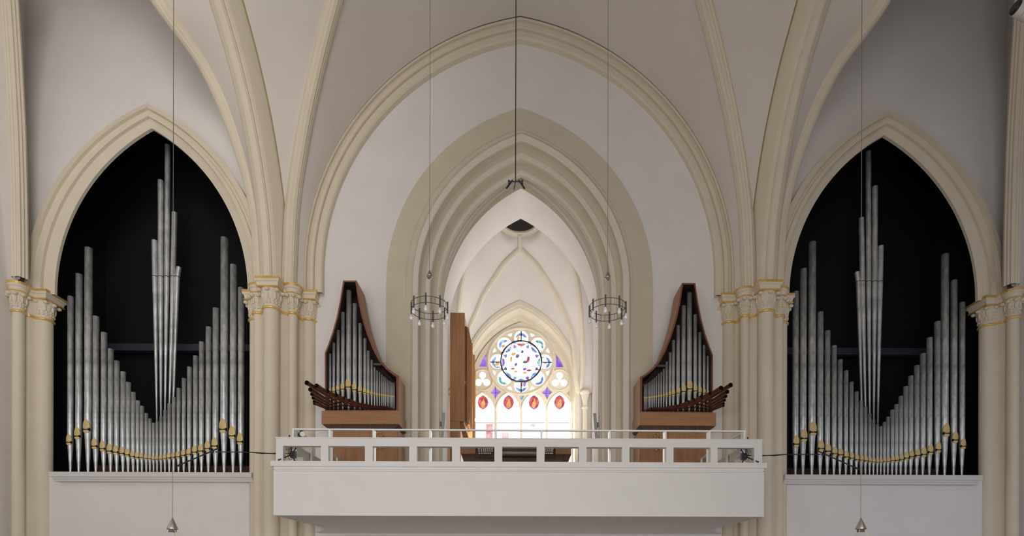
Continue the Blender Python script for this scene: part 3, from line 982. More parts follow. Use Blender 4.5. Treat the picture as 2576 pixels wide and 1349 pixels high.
# white metal handrail behind the parapet
Yh = 10.42
zh = P(1300, 1083.5, Yh).z
hx0, hx1 = P(737, 1090, Yh).x, P(1875, 1090, Yh).x
hr = MB().box(hx0, hx1, Yh - 0.025, Yh + 0.025, zh - 0.012, zh + 0.014)
for x in (hx0, hx1 - 0.05):
    hr.box(x, x + 0.05, Yh + 0.025, 12.9, zh - 0.012, zh + 0.014)
hr = hr.build('handrail', 'metalwhite', bal)
for px in (741, 832, 941.5, 1083, 1248, 1362, 1533, 1672, 1782, 1869):
    x = P(px, 1100, Yh).x
    w = 0.035 if 750 < px < 1860 else 0.033
    MB().box(x - 0.016, x + 0.016, Yh - 0.07, Yh + 0.07, LOFT, zh - 0.012).build('handrail_post', 'metalwhite', hr)
for sx in (-1, 1):
    for y in (11.3, 12.2, 12.88):
        x = (hx0 + 0.025) if sx < 0 else (hx1 - 0.025)
        MB().box(x - 0.016, x + 0.016, y - 0.04, y + 0.04, LOFT, zh - 0.012).build('handrail_post', 'metalwhite', hr)

# ------------------------------------------------------------------ choir behind the arch
YWIN = 20.6
YBW = 20.2
for sx in (-1, 1):
    side = 'left' if sx < 0 else 'right'
    a, b = sorted((sx * 2.6, sx * 2.8))
    struct(MB().box(a, b, 16.6, 20.8, LOFT - 0.3, 12.5).build('wall_choir_' + side, 'plaster'), 'white %s side wall of the choir' % side)
    a, b = sorted((sx * 2.18, sx * 2.95))
    struct(MB().box(a + CX, b + CX, 15.4, 16.6, LOFT - 0.3, 7.2).build('wall_choir_pier_' + side, 'plaster'), 'white %s pier of the choir arch' % side)
struct(MB().box(-2.7, 2.7, 16.6, 20.8, LOFT - 0.3, LOFT - 0.01).build('floor_choir', 'carpet'), 'floor of the choir')
# solid above the tunnel, facing the choir
h = arch_path(CX, 2.17, 7.2, 10.67, LOFT - 0.2, 20)
struct(plate('wall_choir_front', [(-2.7, LOFT - 0.3), (2.7, LOFT - 0.3), (2.7, 12.5), (-2.7, 12.5)], [h], 16.58, 0.03, 'plaster'), 'inner face of the wall between nave and choir')
# back wall with the window reveal
h = arch_path(0, 2.10, 6.84, 9.86, 2.0, 20)
struct(plate('wall_choir_back', [(-2.65, LOFT - 0.3), (2.65, LOFT - 0.3), (2.65, 12.5), (-2.65, 12.5)], [h], YBW, 0.02, 'plaster'), 'white back wall of the choir around the rose window')
pr = [(2.17, 20.19, 9.98), (2.17, 20.14, 9.98), (2.07, 20.14, 9.84), (2.055, 20.17, 9.83), (2.02, 20.18, 9.72), (1.97, 20.35, 9.58), (1.965, 20.40, 9.57), (1.93, 20.41, 9.50), (1.915, 20.47, 9.48), (1.89, 20.48, 9.44), (1.865, 20.56, 9.40), (1.855, 20.62, 9.385)]
struct(arch_surface('trim_rose_window_arch', 0, pr, 6.84, 2.0, 'stone'), 'moulded stone reveal of the rose window')

# vault of the choir with oculus
Cc = Vector((2.36, 20.02, 6.6))
rp = [Cc] + [P(x, y, Yq) for x, y, Yq in ((1452.6, 976, 20.02), (1444.5, 878, 19.98), (1432, 821, 19.93), (1416, 783, 19.86), (1403, 751, 19.8), (1376, 708, 19.66), (1346.8, 665.5, 19.48), (1311, 627, 19.3))]
rp[-1].x = 0
rp[0].x = max(2.2, rp[1].x + 0.02)
rp = catmull(rp, 4)
oz, oy, orad = 11.72, 18.4, 0.70
stem = [Vector((0, 19.3, rp[-1].z)), Vector((0, oy + orad - 0.02, oz - 0.02))]
dp = catmull([Cc + Vector((0, 0, 0))] + [P(1466, 900, 19.85), P(1458, 760, 19.2), P(1438, 652, 18.75)] + [Vector((1.3, 18.6, 11.25)), Vector((0.62, 18.42, oz - 0.03))], 4)


def tubular(name, pts, w, d, m, lab):
    mb = MB()
    sec = [(-w, 0.05), (-w, -d * 0.4), (-w * 0.5, -d), (w * 0.5, -d), (w, -d * 0.4), (w, 0.05)]
    rows = []
    for i, p in enumerate(pts):
        t = (pts[min(i + 1, len(pts) - 1)] - pts[max(i - 1, 0)]).normalized()
        up = Vector((0, 0, 1)) - t * t.z
        if up.length < 0.35:
            up = (Vector((p.x, p.y, 0)) - Vector((0, 18.4, 0))).normalized()
            up = up - t * up.dot(t)
        up.normalize()
        s_ = t.cross(up)
        rows.append([p + s_ * a + up * b for a, b in sec])
    for j in range(len(sec) - 1):
        mb.grid([[r[j] for r in rows], [r[j + 1] for r in rows]])
    o = mb.build(name, m, fix=False)
    struct(o, lab)
    return o


for nm, pts, lab in (('trim_choir_rib_right', rp, 'cream rib of the choir vault beside the rose window, right'), ('trim_choir_diagonal_right', dp, 'cream diagonal rib of the choir vault, right')):
    o = tubular(nm, pts, 0.075, 0.09, 'stone', lab)
    mirror(o, lab.replace('right', 'left'), rename=nm.replace('right', 'left'))
tubular('trim_choir_stem', stem, 0.075, 0.09, 'stone', 'short ridge rib below the oculus')
up = Vector((0, 0, 0.05))
form = [Vector((x, YBW, z)) for x, z in arch_path(0, 2.16, 6.84, 9.97, 6.6, 20)]
form = form[len(form) // 2:][::-1]
full = rp + stem[1:]
side_w = catmull([Vector((2.6, 20.0, 6.6)), Vector((2.6, 19.7, 8.6)), Vector((2.6, 18.9, 10.2)), Vector((2.6, 18.4, 10.7))], 5)


def both(nm, A, B, lab):
    o = loft(nm + '_right', A, B, 'plaster', 30, 8)
    for v in o.data.vertices:                               # keep the round opening of the oculus free
        x, y = v.co.x + o.location.x, v.co.y + o.location.y
        q = math.hypot(x, y - oy)
        if q < 0.71:
            v.co.x += x / max(q, 1e-3) * 0.71 - x
            v.co.y += (y - oy) / max(q, 1e-3) * 0.71 - (y - oy)
    struct(o, lab + ', right')
    mirror(o, lab + ', left', rename=nm + '_left')


both('ceiling_choir_back', [p + up for p in rp], form, 'white choir vault cell above the rose window')
both('ceiling_choir_corner', [p + up for p in full], [p + up for p in dp], 'white choir vault cell between the ribs')
both('ceiling_choir_side', [p + up for p in dp], side_w, 'white choir vault cell at the side wall')
struct(MB().box(-2.7, 2.7, 16.55, 18.42, 12.3, 12.4).build('ceiling_choir_front', 'plaster'), 'white front part of the choir vault')
oc = thing('oculus', (0, oy, oz), 'dark round oculus with a moulded ring at the top of the choir vault', 'oculus')
MB().lathe([(0.74, oz + 0.10), (0.74, oz - 0.03), (0.70, oz - 0.08), (0.665, oz - 0.08), (0.655, oz - 0.04), (0.62, oz - 0.02), (0.60, oz - 0.05), (0.565, oz - 0.05), (0.55, oz), (0.55, oz + 0.03)], 0, oy, 48).build('oculus_ring', 'stone', oc)
MB().lathe([(0.70, oz + 0.03), (0.0, oz + 0.05)], 0, oy, 48).build('oculus_shade_disc', 'hole', oc)  # near-black disc paints the shade of the opening
# corner columns of the choir
t = thing('choir_column', (2.36, 19.98, LOFT), 'slim stone column with capital right of the rose window', 'column', 'choir corner columns')
MB().lathe([(0.13, LOFT), (0.13, LOFT + 0.25), (0.085, LOFT + 0.32), (0.085, 6.02)], 2.36, 19.98, 20).build('shaft', 'stone', t)
MB().lathe([(0.085, 6.0), (0.12, 6.02), (0.12, 6.08), (0.085, 6.1)], 2.36, 19.98, 20).build('necking', 'stone', t)
MB().lathe([(0.085, 6.1), (0.095, 6.3), (0.15, 6.5), (0.15, 6.54), (0.19, 6.56), (0.19, 6.66), (0.0, 6.68)], 2.36, 19.98, 20).build('capital', 'stone', t)
mirror(t, 'slim stone column with capital left of the rose window, behind the swell cabinet')

# ------------------------------------------------------------------ rose window
win = tag(bpy.data.objects.new('window_1', None), 'tall pointed stained glass window with a rose of eight foils', None, None, 'structure')
C.objects.link(win)
win.location = (0, YWIN, 2.6)
WLOC['window_1'] = (0, YWIN, 2.6)
K = YWIN / F                                                # metres per photo pixel at the window
wx, wz = XZ(1311, 912, YWIN)


def W2(px, py):
    return XZ(px, py, YWIN)


def star(fun, n=160):
    return [(wx + fun(2 * PI * i / n) * K * math.cos(2 * PI * i / n), wz + fun(2 * PI * i / n) * K * math.sin(2 * PI * i / n)) for i in range(n)]


def foil(q, k, d, rf, base):
    best = base
    for j in range(k):
        a_ = q - 2 * PI * j / k - PI / 2
        s_ = d * math.sin(a_)
        c_ = d * math.cos(a_)
        if c_ > 0 and abs(s_) < rf:
            best = max(best, c_ + math.sqrt(rf * rf - s_ * s_))
    return best


rose = star(lambda q: foil(q, 8, 59.5, 18.6, 50))
tri = []
for k in range(8):
    q = R(22.5 + 45 * k)
    tri.append([(wx + K * r_ * math.cos(q + R(d_)), wz + K * r_ * math.sin(q + R(d_))) for r_, d_ in ((66, 0), (75.5, 7.2), (76.2, 0), (75.5, -7.2))][::1])


def tref(cx_, cy_):
    c = W2(cx_, cy_)
    return [(c[0] + K * foil(2 * PI * i / 60, 3, 12.2, 9.3, 4.5) * math.cos(2 * PI * i / 60), c[1] + K * foil(2 * PI * i / 60, 3, 12.2, 9.3, 4.5) * math.sin(2 * PI * i / 60)) for i in range(60)]


def mir(poly):
    return [(2 * wx - x, z) for x, z in reversed(poly)]


def sag(p, q, s, n=5):
    """points from p towards q bowed by s (fraction of length)"""
    dx, dz = q[0] - p[0], q[1] - p[1]
    return [(p[0] + dx * i / n - dz * s * math.sin(PI * i / n), p[1] + dz * i / n + dx * s * math.sin(PI * i / n)) for i in range(n)]


def curved(pts, s):
    out = []
    for i, p in enumerate(pts):
        out += sag(p, pts[(i + 1) % len(pts)], s[i])
    return out


pt = curved([W2(1395.3, 889), W2(1418.3, 926.5), W2(1396.8, 926.7)], [0.06, 0.0, -0.05])
dia = curved([W2(1376.5, 971.5), W2(1391.5, 988), W2(1376, 1010), W2(1359, 988)], [-0.12, -0.1, -0.1, -0.12])
blu = [W2(1303, 997), W2(1320.5, 997), W2(1311.6, 1011)]
yel = [W2(1424, 991), W2(1432.5, 982.5), W2(1433, 1001)]
lan = []
for px in (1215, 1279.3, 1343.3, 1407.5):
    c, z1_ = W2(px, 1036)
    za_ = W2(px, 990)[1]
    z0_ = W2(px, 1195)[1]
    lan.append(arch_path(c, 29.8 * K, z1_, za_, z0_, 10))
tr_r = tref(1407.2, 959.5)
holes = [rose] + tri + [pt, mir(pt), tr_r, mir(tr_r), dia, mir(dia), blu, yel, mir(yel)] + lan
zs_ = W2(1311, 985)[1]
outl = arch_path(wx, 127.5 * K, zs_, W2(1311, 813.5)[1], W2(1311, 1200)[1], 24)
plate('tracery', outl, holes, YWIN - 0.09, 0.18, 'stone', win, bevel=0.015)
# raised rings of the tracery
mb = MB()
for cpx, cpy, rr, wd in ((1311, 912, 83, 4.5), (1407.2, 959, 26, 3.5), (1214.8, 959, 26, 3.5)):
    c = W2(cpx, cpy)
    for i in range(48):
        q0, q1 = 2 * PI * i / 48, 2 * PI * (i + 1) / 48
        mb.tube((c[0] + rr * K * math.cos(q0), YWIN - 0.1, c[1] + rr * K * math.sin(q0)), (c[0] + rr * K * math.cos(q1), YWIN - 0.1, c[1] + rr * K * math.sin(q1)), wd * K * 0.7, None, 8, False, False)
for L in lan:
    q = [p for p in L if p[1] > W2(0, 1040)[1]]
    ctr = sum(p[0] for p in q) / len(q)
    q = [(ctr + (x - ctr) * 1.06, z + 0.015) for x, z in q]
    mb.path([(x, YWIN - 0.1, z) for x, z in q], 0.022, 8)
mb.build('tracery_mouldings', 'stone', win)


def pane(poly, m, y=0.02, th=0.015, par=win):
    return MB().prism(poly, YWIN + y, YWIN + y + th).build('pane', m, par)


def wc(px, py, r, n=24):
    c = W2(px, py)
    return circ(c[0], c[1], r * K, n)


pane(star(lambda q: 49.5), 'g_white')
for k in range(8):
    q = R(90 + 45 * k)
    poly = []
    d, rf, rb = 59.5, 18.6, 51.5
    for i in range(25):                                    # outer part of the foil, outside the iron ring
        a_ = q - PI + 2 * PI * i / 24
        x_, z_ = d * math.cos(q) + rf * math.cos(a_), d * math.sin(q) + rf * math.sin(a_)
        if x_ * x_ + z_ * z_ > rb * rb:
            poly.append((math.atan2(x_ * math.sin(q) - z_ * math.cos(q), x_ * math.cos(q) + z_ * math.sin(q)), x_, z_))
    poly = [(wx + K * x_, wz + K * z_) for _, x_, z_ in poly]
    pane(poly, 'g_white', 0.02)
    # coloured lobe inside the white border
    col = ['g_blue', 'g_sky', 'g_sky', 'g_teal', 'g_sky', 'g_blue', 'g_sky', 'g_teal'][k]
    lob, a0 = [], q
    for i in range(15):
        a_ = q - R(100) + R(200) * i / 14
        lob.append((wx + K * (d * math.cos(q) + 14.6 * math.cos(a_)), wz + K * (d * math.sin(q) + 14.6 * math.sin(a_))))
    for i in range(9):
        a_ = q + R(84) - R(168) * i / 8
        lob.append((wx + K * ((d + 1.5) * math.cos(q) + (6.5 if i not in (0, 8) else 13) * math.cos(a_)), wz + K * ((d + 1.5) * math.sin(q) + (6.5 if i not in (0, 8) else 13) * math.sin(a_))))
    pane(lob, col, 0.006, 0.008)
    inn = []
    for r_, d_ in ((49, 14), (43, 10), (40, 0), (43, -10), (49, -14)):
        inn.append((wx + K * r_ * math.cos(q + R(d_)), wz + K * r_ * math.sin(q + R(d_))))
    pane(inn, ['g_red', 'g_sky', 'g_purple', 'g_sky', 'g_sky', 'g_sky', 'g_teal', 'g_blue'][k], 0.006, 0.008)
    cus = []
    for r_, d_ in ((50, 22.5), (41, 30), (38, 22.5), (41, 15)):
        cus.append((wx + K * r_ * math.cos(q + R(d_)), wz + K * r_ * math.sin(q + R(d_))))
    pane(cus, 'g_slate' if k in (2, 5) else 'g_purple' if k % 2 == 0 else 'g_blue', 0.004, 0.008)
for px, py, rx, rz, c in ((1292, 891, 6, 5, 'g_orange'), (1302, 896, 5, 6, 'g_slate'), (1314, 885, 3.5, 5, 'g_slate'), (1329, 904, 4, 9, 'g_red'), (1322, 911, 7, 4.5, 'g_slate'), (1298, 917, 4, 5, 'g_purple'),
                          (1290, 928, 5, 3, 'g_red'), (1320, 929, 5, 4, 'g_purple'), (1331, 932, 7, 3, 'g_red'), (1298, 935, 5, 3.5, 'g_orange'), (1320, 938, 6, 3, 'g_orange'), (1286, 904, 3, 8, 'g_orange'), (1251, 916, 6, 5, 'g_orange'), (1372, 913, 5, 3, 'g_orange'), (1266, 871, 5, 4, 'g_orange'), (1304, 851, 3.5, 7, 'g_orange'),
                          (1252, 924, 8, 2.2, 'g_teal'), (1313, 968, 2, 7, 'g_red'), (1320, 966, 4, 9, 'g_purple'), (1365, 900, 5, 2, 'g_teal')):
    c0 = W2(px, py)
    pane([(c0[0] + K * rx * math.cos(2 * PI * i / 9) * (1 + 0.25 * math.sin(3 * i)), c0[1] + K * rz * math.sin(2 * PI * i / 9) * (1 + 0.2 * math.cos(5 * i))) for i in range(9)], c, 0.0, 0.005)
for p in tri:
    pane(p, 'g_white')
pane(pt, 'g_purple')
pane(mir(pt), 'g_purple')
pane(dia, 'g_purple')
pane(mir(dia), 'g_purple')
pane(tr_r, 'g_white')
pane(mir(tr_r), 'g_white')
pane(blu, 'g_sky')
pane(yel, 'g_orange')
pane(mir(yel), 'g_orange')
for k, (px, L) in enumerate(zip((1215, 1279.3, 1343.3, 1407.5), lan)):
    pane(L, 'g_white', 0.03)
    drop = curved([W2(px, 994), W2(px + 13.5, 1013), W2(px, 1031), W2(px - 13.5, 1013)], [0.16, 0.16, 0.16, 0.16])
    pane(drop, 'g_red', 0.008, 0.01)
    fl_ = curved([W2(px + 1, 1002), W2(px + 5.5, 1018), W2(px - 1, 1027), W2(px - 5.5, 1017)], [0.1, 0.15, 0.15, -0.05])
    pane(fl_, 'g_orange', 0.0, 0.007)
for x0, x1, y0, y1, c in ((1222, 1240, 1066, 1106, 'g_rose'), (1262, 1280, 1088, 1107, 'g_pink'), (1333, 1347, 1066, 1074, 'g_pink'), (1222, 1240, 1140, 1165, 'g_pink')):
    a, b = W2(x0, y1), W2(x1, y0)
    pane([a, (b[0], a[1]), b, (a[0], b[1])], c, 0.008, 0.01)
mb = MB()                                                   # black iron ring and leads
for i in range(64):
    q0, q1 = 2 * PI * i / 64, 2 * PI * (i + 1) / 64
    mb.tube((wx + 51 * K * math.cos(q0), YWIN - 0.11, wz + 51 * K * math.sin(q0)), (wx + 51 * K * math.cos(q1), YWIN - 0.11, wz + 51 * K * math.sin(q1)), (0.028 if (i // 4) % 2 else 0.036), None, 6, False, False)
for k in (0, 2, 4, 6):
    q = R(90 + 45 * k)
    mb.tube((wx + 51 * K * math.cos(q), YWIN - 0.015, wz + 51 * K * math.sin(q)), (wx + 77 * K * math.cos(q), YWIN - 0.015, wz + 77 * K * math.sin(q)), 0.02, 0.028, 6)
mb.build('iron_ring', 'lead', win)
mb = MB()
for py in (1065, 1108):
    a, b = W2(1190, py), W2(1432, py)
    mb.tube((a[0], YWIN - 0.02, a[1]), (b[0], YWIN - 0.02, b[1]), 0.012, None, 6)
mb.build('saddle_bar', 'lead', win)
for a, b in ((dia, None), (mir(dia), None)):
    cxs = sum(p[0] for p in a) / len(a)
    czs = sum(p[1] for p in a) / len(a)
    MB().tube((cxs, YWIN + 0.01, min(p[1] for p in a)), (cxs, YWIN + 0.01, max(p[1] for p in a)), 0.008, None, 5).tube((min(p[0] for p in a), YWIN + 0.01, czs), (max(p[0] for p in a), YWIN + 0.01, czs), 0.008, None, 5).build('lead_came', 'lead', win)

# ------------------------------------------------------------------ swell cabinet in the choir
t = thing('swell_cabinet', (-1.85, 18.4, LOFT), 'tall light oak organ cabinet with louvred shutters standing left of the rose window', 'organ cabinet')
y0, y1 = 16.85, 19.95
xa, xb = P(1132.5, 900, y0).x, P(1168, 900, y0).x
zt, zm_ = P(1150, 788.5, y0).z, P(1150, 1060, y0).z
MB().box(xa, xb, y0, y1, zm_, zt).build('cabinet_body', 'oakl', t)
MB().box(xa, xb + 0.012, y0 - 0.02, y0, zm_, zt + 0.01).build('cabinet_side', 'oak', t)
xc = P(1156, 1080, y0).x
MB().box(xa, xc, y0, y1, LOFT, zm_).build('cabinet_foot', 'oak', t)
MB().bar((xc + 0.05, y0 + 0.1, zm_ - 0.02), (xc + 0.26, y0 + 0.9, zm_ - 0.75), 0.16, 0.05).build('wind_duct', 'oak', t)
for gi, (ya, yb_, za_, zb_) in enumerate(((17.0, 18.15, 5.95, zt - 0.32), (18.2, 19.1, 5.7, zt - 0.45), (19.2, 19.9, 5.6, zt - 0.62),
                                          (17.0, 18.15, zm_ + 0.02, 5.88), (18.2, 19.1, zm_ - 0.35, 5.62), (19.2, 19.9, zm_ - 0.6, 5.5))):
    nS = max(4, int((yb_ - ya) / 0.12))
    fr = MB().box(xb, xb + 0.05, ya, yb_, za_, zb_).build('shutter_frame', 'rim' if gi in (0, 3) else 'oak', t)
    for k in range(nS):
        yc = ya + (k + 0.5) * (yb_ - ya) / nS
        d = (yb_ - ya) / nS * 0.42
        dz = -0.25 * (yc - ya) * (0.35 if gi < 3 else 0.5)
        MB().bar((xb + 0.075, yc, za_ + 0.02), (xb + 0.075, yc, zb_ - 0.02), d * 1.6, 0.05, (1, 0.35, 0)).build('shutter_slat', 'oak', fr)
for y in (19.15, 18.17):
    MB().box(xb, xb + 0.14, y - 0.02, y + 0.02, 4.3, zt - 0.35).build('shutter_post', 'oakl', t)

# ------------------------------------------------------------------ console
Yc = 11.35
t = thing('organ_console', (0, Yc + 0.4, LOFT), 'brown wooden organ console with stop knobs behind the middle of the parapet', 'organ console')
x0, x1 = P(1159, 1135, Yc).x, P(1437.5, 1135, Yc).x
zt, zb = P(1300, 1108, Yc).z, P(1300, 1142.5, Yc).z
zu = P(1300, 1166, Yc).z
j0, j1 = P(1196, 1135, Yc).x, P(1397.5, 1135, Yc).x
for a, b in ((x0, j0), (j1, x1)):
    MB().box(a, b, Yc, Yc + 0.9, zb, zt - 0.16).build('side_panel', 'oak', t)
u = [(x0 + 0.005, zb), (x1 - 0.005, zb), (x1 - 0.07, zu), (x0 + 0.07, zu)]
MB().prism(u, Yc + 0.03, Yc + 0.9).build('underside', 'chest', t, fix=True)
MB().box(x0 + 0.3, x1 - 0.3, Yc + 0.35, Yc + 0.85, LOFT, zu).build('pedestal', 'chest', t)
MB().box(x0, x1, Yc + 0.6, Yc + 0.9, zb, zt - 0.04).build('back_panel', 'oak', t)
m0, m1 = P(1262, 1135, Yc).x, P(1352, 1135, Yc).x
for sx in (-1, 1):
    a, b = (j0, m0) if sx < 0 else (m1, j1)
    sv = []
    for i in range(9):                                      # stop jamb curving towards the player
        f = i / 8
        x = a + (b - a) * f
        dep = (f if sx < 0 else 1 - f)
        sv.append((x, Yc + 0.02 - 0.10 * math.sin(dep * PI / 2)))
    lo_, hi_ = P(0, 1146, Yc).z, zt - 0.16
    mb = MB()
    mb.grid([[(x, y, lo_ - 0.02 * (1 if 1 < i < 9 else 0)) for i, (x, y) in enumerate(sv)], [(x, y, hi_) for x, y in sv]] if sx else [])
    mb.grid([[(x, y + 0.3, lo_) for x, y in sv], [(x, y, lo_) for x, y in sv]])
    jb = mb.build('stop_jamb', 'chest', t)
    pxs = [(1204, 1210, 1216, 1221, 1226.5, 1232, 1237.5), (1372, 1377, 1382, 1387, 1391)]
    for ri, py in enumerate((1130, 1134.8, 1140.6)):
        xs_ = pxs[0] if sx < 0 else pxs[1]
        for k, px in enumerate(xs_[: 7 if ri < 2 else 6]):
            x = P(px + (0.8 * ri if sx < 0 else -0.8 * ri), py, Yc - 0.1).x
            f = (x - a) / (b - a)
            dep = f if sx < 0 else 1 - f
            y = Yc + 0.02 - 0.10 * math.sin(max(0, dep) * PI / 2)
            z = P(px, py, y - 0.05).z
            kb = MB().tube((x, y, z), (x, y - 0.04, z), 0.007, None, 8).tube((x, y - 0.035, z), (x, y - 0.055, z), 0.0165, 0.0155, 12)
            kb.build('stop_knob', 'ivory', jb)
MB().box(m0 - 0.05, m1 + 0.05, Yc + 0.32, Yc + 0.36, zb, zt + 0.03).build('cover_board', 'chest', t)  # dark board added to hide the bright strip above the manuals
for k in range(4):
    z = P(0, 1142.5 - 4.6 * k, Yc).z
    y = Yc - 0.08 + 0.07 * k
    mn = MB().box(m0, m1, y, y + 0.2, z - 0.008, z + 0.010).build('manual', 'keys', t)
    if k < 3:
        mb = MB()
        for i in range(24):
            x = m0 + (m1 - m0) * (i + 0.5) / 24
            mb.box(x - 0.007, x + 0.007, y + 0.05, y + 0.17, z + 0.010, z + 0.018)
        mb.build('sharps', 'slit', mn)
MB().box(m0 - 0.02, m1 + 0.02, Yc - 0.11, Yc + 0.1, zb - 0.03, P(0, 1145.5, Yc).z).build('key_slip', 'chest', t)
for k in range(14):
    x = m0 + 0.06 + (m1 - m0 - 0.14) * k / 13
    z = P(0, 1141, Yc - 0.09).z
    MB().tube((x, Yc - 0.08, z), (x, Yc - 0.095, z), 0.006, None, 8).build('piston', 'ivory', t)

# ------------------------------------------------------------------ chandeliers
def chandelier(x, y, zc, label, ph=-11, zt_=15.4):
    """zc: tip of the canopy cone"""
    t = thing('ring_chandelier', (x, y, zc - 1.0), label, 'chandelier', 'ring chandeliers with bare bulbs')
    MB().tube((x, y, zc), (x, y, zt_), 0.0034, None, 6).build('suspension_cable', 'wire', t)
    MB().lathe([(0.004, zc), (0.05, zc - 0.105), (0.05, zc - 0.118), (0.036, zc - 0.12), (0.036, zc - 0.145), (0.0, zc - 0.145)], x, y, 20).build('canopy_cone', 'steel', t)
    R0, zr = 0.305, zc - 0.60
    MB().torus((x, y, zr), R0, 0.0055, 48, 6).build('upper_ring', 'iron', t)
    MB().torus((x, y, zr - 0.105), R0, 0.0055, 48, 6).build('lower_ring', 'iron', t)
    for k in range(3):
        q = R(100) + 2 * PI * k / 3
        MB().tube((x + 0.03 * math.cos(q), y + 0.03 * math.sin(q), zc - 0.12), (x + R0 * math.cos(q), y + R0 * math.sin(q), zr), 0.0035, None, 5).build('stay_wire', 'paleWire', t)
    for k in range(8):
        q = R(ph) + 2 * PI * k / 8
        sx_, sy_ = x + R0 * math.cos(q), y + R0 * math.sin(q)
        s_ = MB().tube((sx_, sy_, zr + 0.05), (sx_, sy_, zr - 0.15), 0.013, None, 10).build('lamp_socket', 'iron', t)
        MB().lathe([(0.012, zr - 0.15), (0.014, zr - 0.168), (0.026, zr - 0.19), (0.031, zr - 0.212), (0.027, zr - 0.233), (0.013, zr - 0.245), (0, zr - 0.247)], sx_, sy_, 14).build('bulb', 'bulb', s_)
        for j in (0.36, 0.62):
            q2 = q + 2 * PI / 8 * j
            MB().tube((x + R0 * math.cos(q2), y + R0 * math.sin(q2), zr), (x + R0 * math.cos(q2), y + R0 * math.sin(q2), zr - 0.105), 0.0032, None, 5).build('ring_strut', 'iron', t)
    return t


Yk = 9.35
p = P(1080.5, 678, Yk)
chandelier(p.x, p.y, p.z, 'ring chandelier with bare bulbs hanging before the choir arch, left of its centre', -2)
p = P(1528.5, 682, Yk)
chandelier(p.x, p.y, p.z, 'ring chandelier with bare bulbs hanging before the choir arch, right of its centre', -15)
p = P(434, 1303, 5.6)
chandelier(p.x, p.y, p.z, 'steel cone and cables of the chandelier hanging low before the left side wall')
p = P(2165.5, 1303, 5.6)
chandelier(p.x, p.y, p.z, 'steel cone and cables of the chandelier hanging low before the right side wall')

# ------------------------------------------------------------------ microphones, speakers, lamps
Ym = 8.2
p = P(1297, 457, Ym)
t = thing('microphone_rig', (p.x, p.y, p.z), 'black microphone cross bar hanging from a cable before the choir arch', 'microphone rig')
MB().tube((p.x, p.y, p.z), (p.x, p.y, 15.2), 0.007, None, 6).build('suspension_cable', 'black', t)
kk = Ym / F
MB().tube((p.x - 18 * kk, p.y, p.z), (p.x + 18 * kk, p.y, p.z), 0.009, None, 8).build('cross_bar', 'black', t)
for sx in (-1, 1):
    MB().ball((p.x + sx * 17 * kk, p.y, p.z + 2 * kk), 0.014, 0.014, 0.014).tube((p.x + sx * 17 * kk, p.y, p.z), (p.x + sx * 17.5 * kk, p.y, p.z - 8 * kk), 0.009, None, 8).build('clamp', 'black', t)
    MB().tube((p.x + sx * 8 * kk, p.y, p.z + 3 * kk), (p.x + sx * 15 * kk, p.y - 0.03, p.z - 10 * kk), 0.010, None, 8).tube((p.x + sx * 14 * kk, p.y - 0.03, p.z - 8.5 * kk), (p.x + sx * 22.5 * kk, p.y - 0.05, p.z - 23 * kk), 0.0125, None, 10).build('microphone', 'black', t)
MB().tube((p.x - 0.5 * kk, p.y, p.z), (p.x - 4 * kk, p.y + 0.05, p.z - 15 * kk), 0.007, None, 8).build('middle_microphone', 'black', t)

Yt = 10.22
b = P(734, 1144, Yt)
t = thing('microphone_stand', (b.x, b.y, b.z), 'black tripod microphone stand at the left end of the balcony parapet, its boom reaching left', 'microphone stand', 'black boom microphone stands')
tp = P(728, 1095, Yt)
MB().tube(b, tp, 0.010, None, 8).tube(tp - Vector((0, 0, 0.05)), tp, 0.014, None, 8).build('pole', 'black', t)
MB().ball(b, 0.05, 0.05, 0.045, 12, 8).box(b.x - 0.02, b.x + 0.075, b.y - 0.03, b.y + 0.04, b.z - 0.06, b.z + 0.06).build('hub', 'black', t)
for px, py, yy in ((701, 1157.5, 9.955), (741, 1159, 10.35), (744, 1128, 10.3)):
    e = P(px, py, yy)
    MB().tube(b, e, 0.012, 0.010, 8).ball(e, 0.016, 0.016, 0.016).build('leg', 'black', t)
pts = [P(*q) for q in ((729, 1128, 10.25), (724, 1146, 10.2), (728, 1157, 10.2), (736, 1155, 10.2), (738, 1140, 10.22))]
MB().path(pts, 0.004, 6).build('cable_loop', 'black', t)
MB().path([P(733, 1141, Yt), P(695, 1142.5, Yt), P(640, 1138.5, Yt), P(590, 1137.5, Yt), P(541, 1137.5, Yt)], 0.009, 8).build('boom', 'black', t)
MB().path([P(700, 1140, Yt), P(660, 1142, Yt), P(625, 1138, Yt)], 0.006, 6).build('boom_cable', 'black', t)
e0, e1, ec = P(443, 1174, Yt - 0.25), P(550, 1128, Yt + 0.15), P(535, 1137, Yt)
MB().tube(e0, e1, 0.0115, None, 8).tube(e0, e0 + (e1 - e0) * 0.12, 0.016, None, 8).build('microphone_bar', 'black', t)
MB().ball(ec, 0.026, 0.026, 0.026, 10, 6).build('boom_clamp', 'black', t)
mirror(t, 'black tripod microphone stand at the right end of the balcony parapet, its boom reaching right')

b = P(757.5, 1094, 10.47)
t = thing('spotlight', (b.x, b.y, b.z), 'small black and white spotlight clamped to the left end of the handrail', 'spotlight')
MB().tube(b + Vector((-0.03, 0.02, 0)), b + Vector((0.035, -0.05, -0.005)), 0.042, None, 18).build('lamp_housing', 'black', t)
MB().tube(b + Vector((0.035, -0.05, -0.005)), b + Vector((0.055, -0.075, -0.006)), 0.044, 0.046, 18).build('lamp_front', 'bulb', t)
MB().box(b.x - 0.02, b.x + 0.02, b.y - 0.01, b.y + 0.02, b.z, b.z + 0.075).build('clamp', 'black', t)

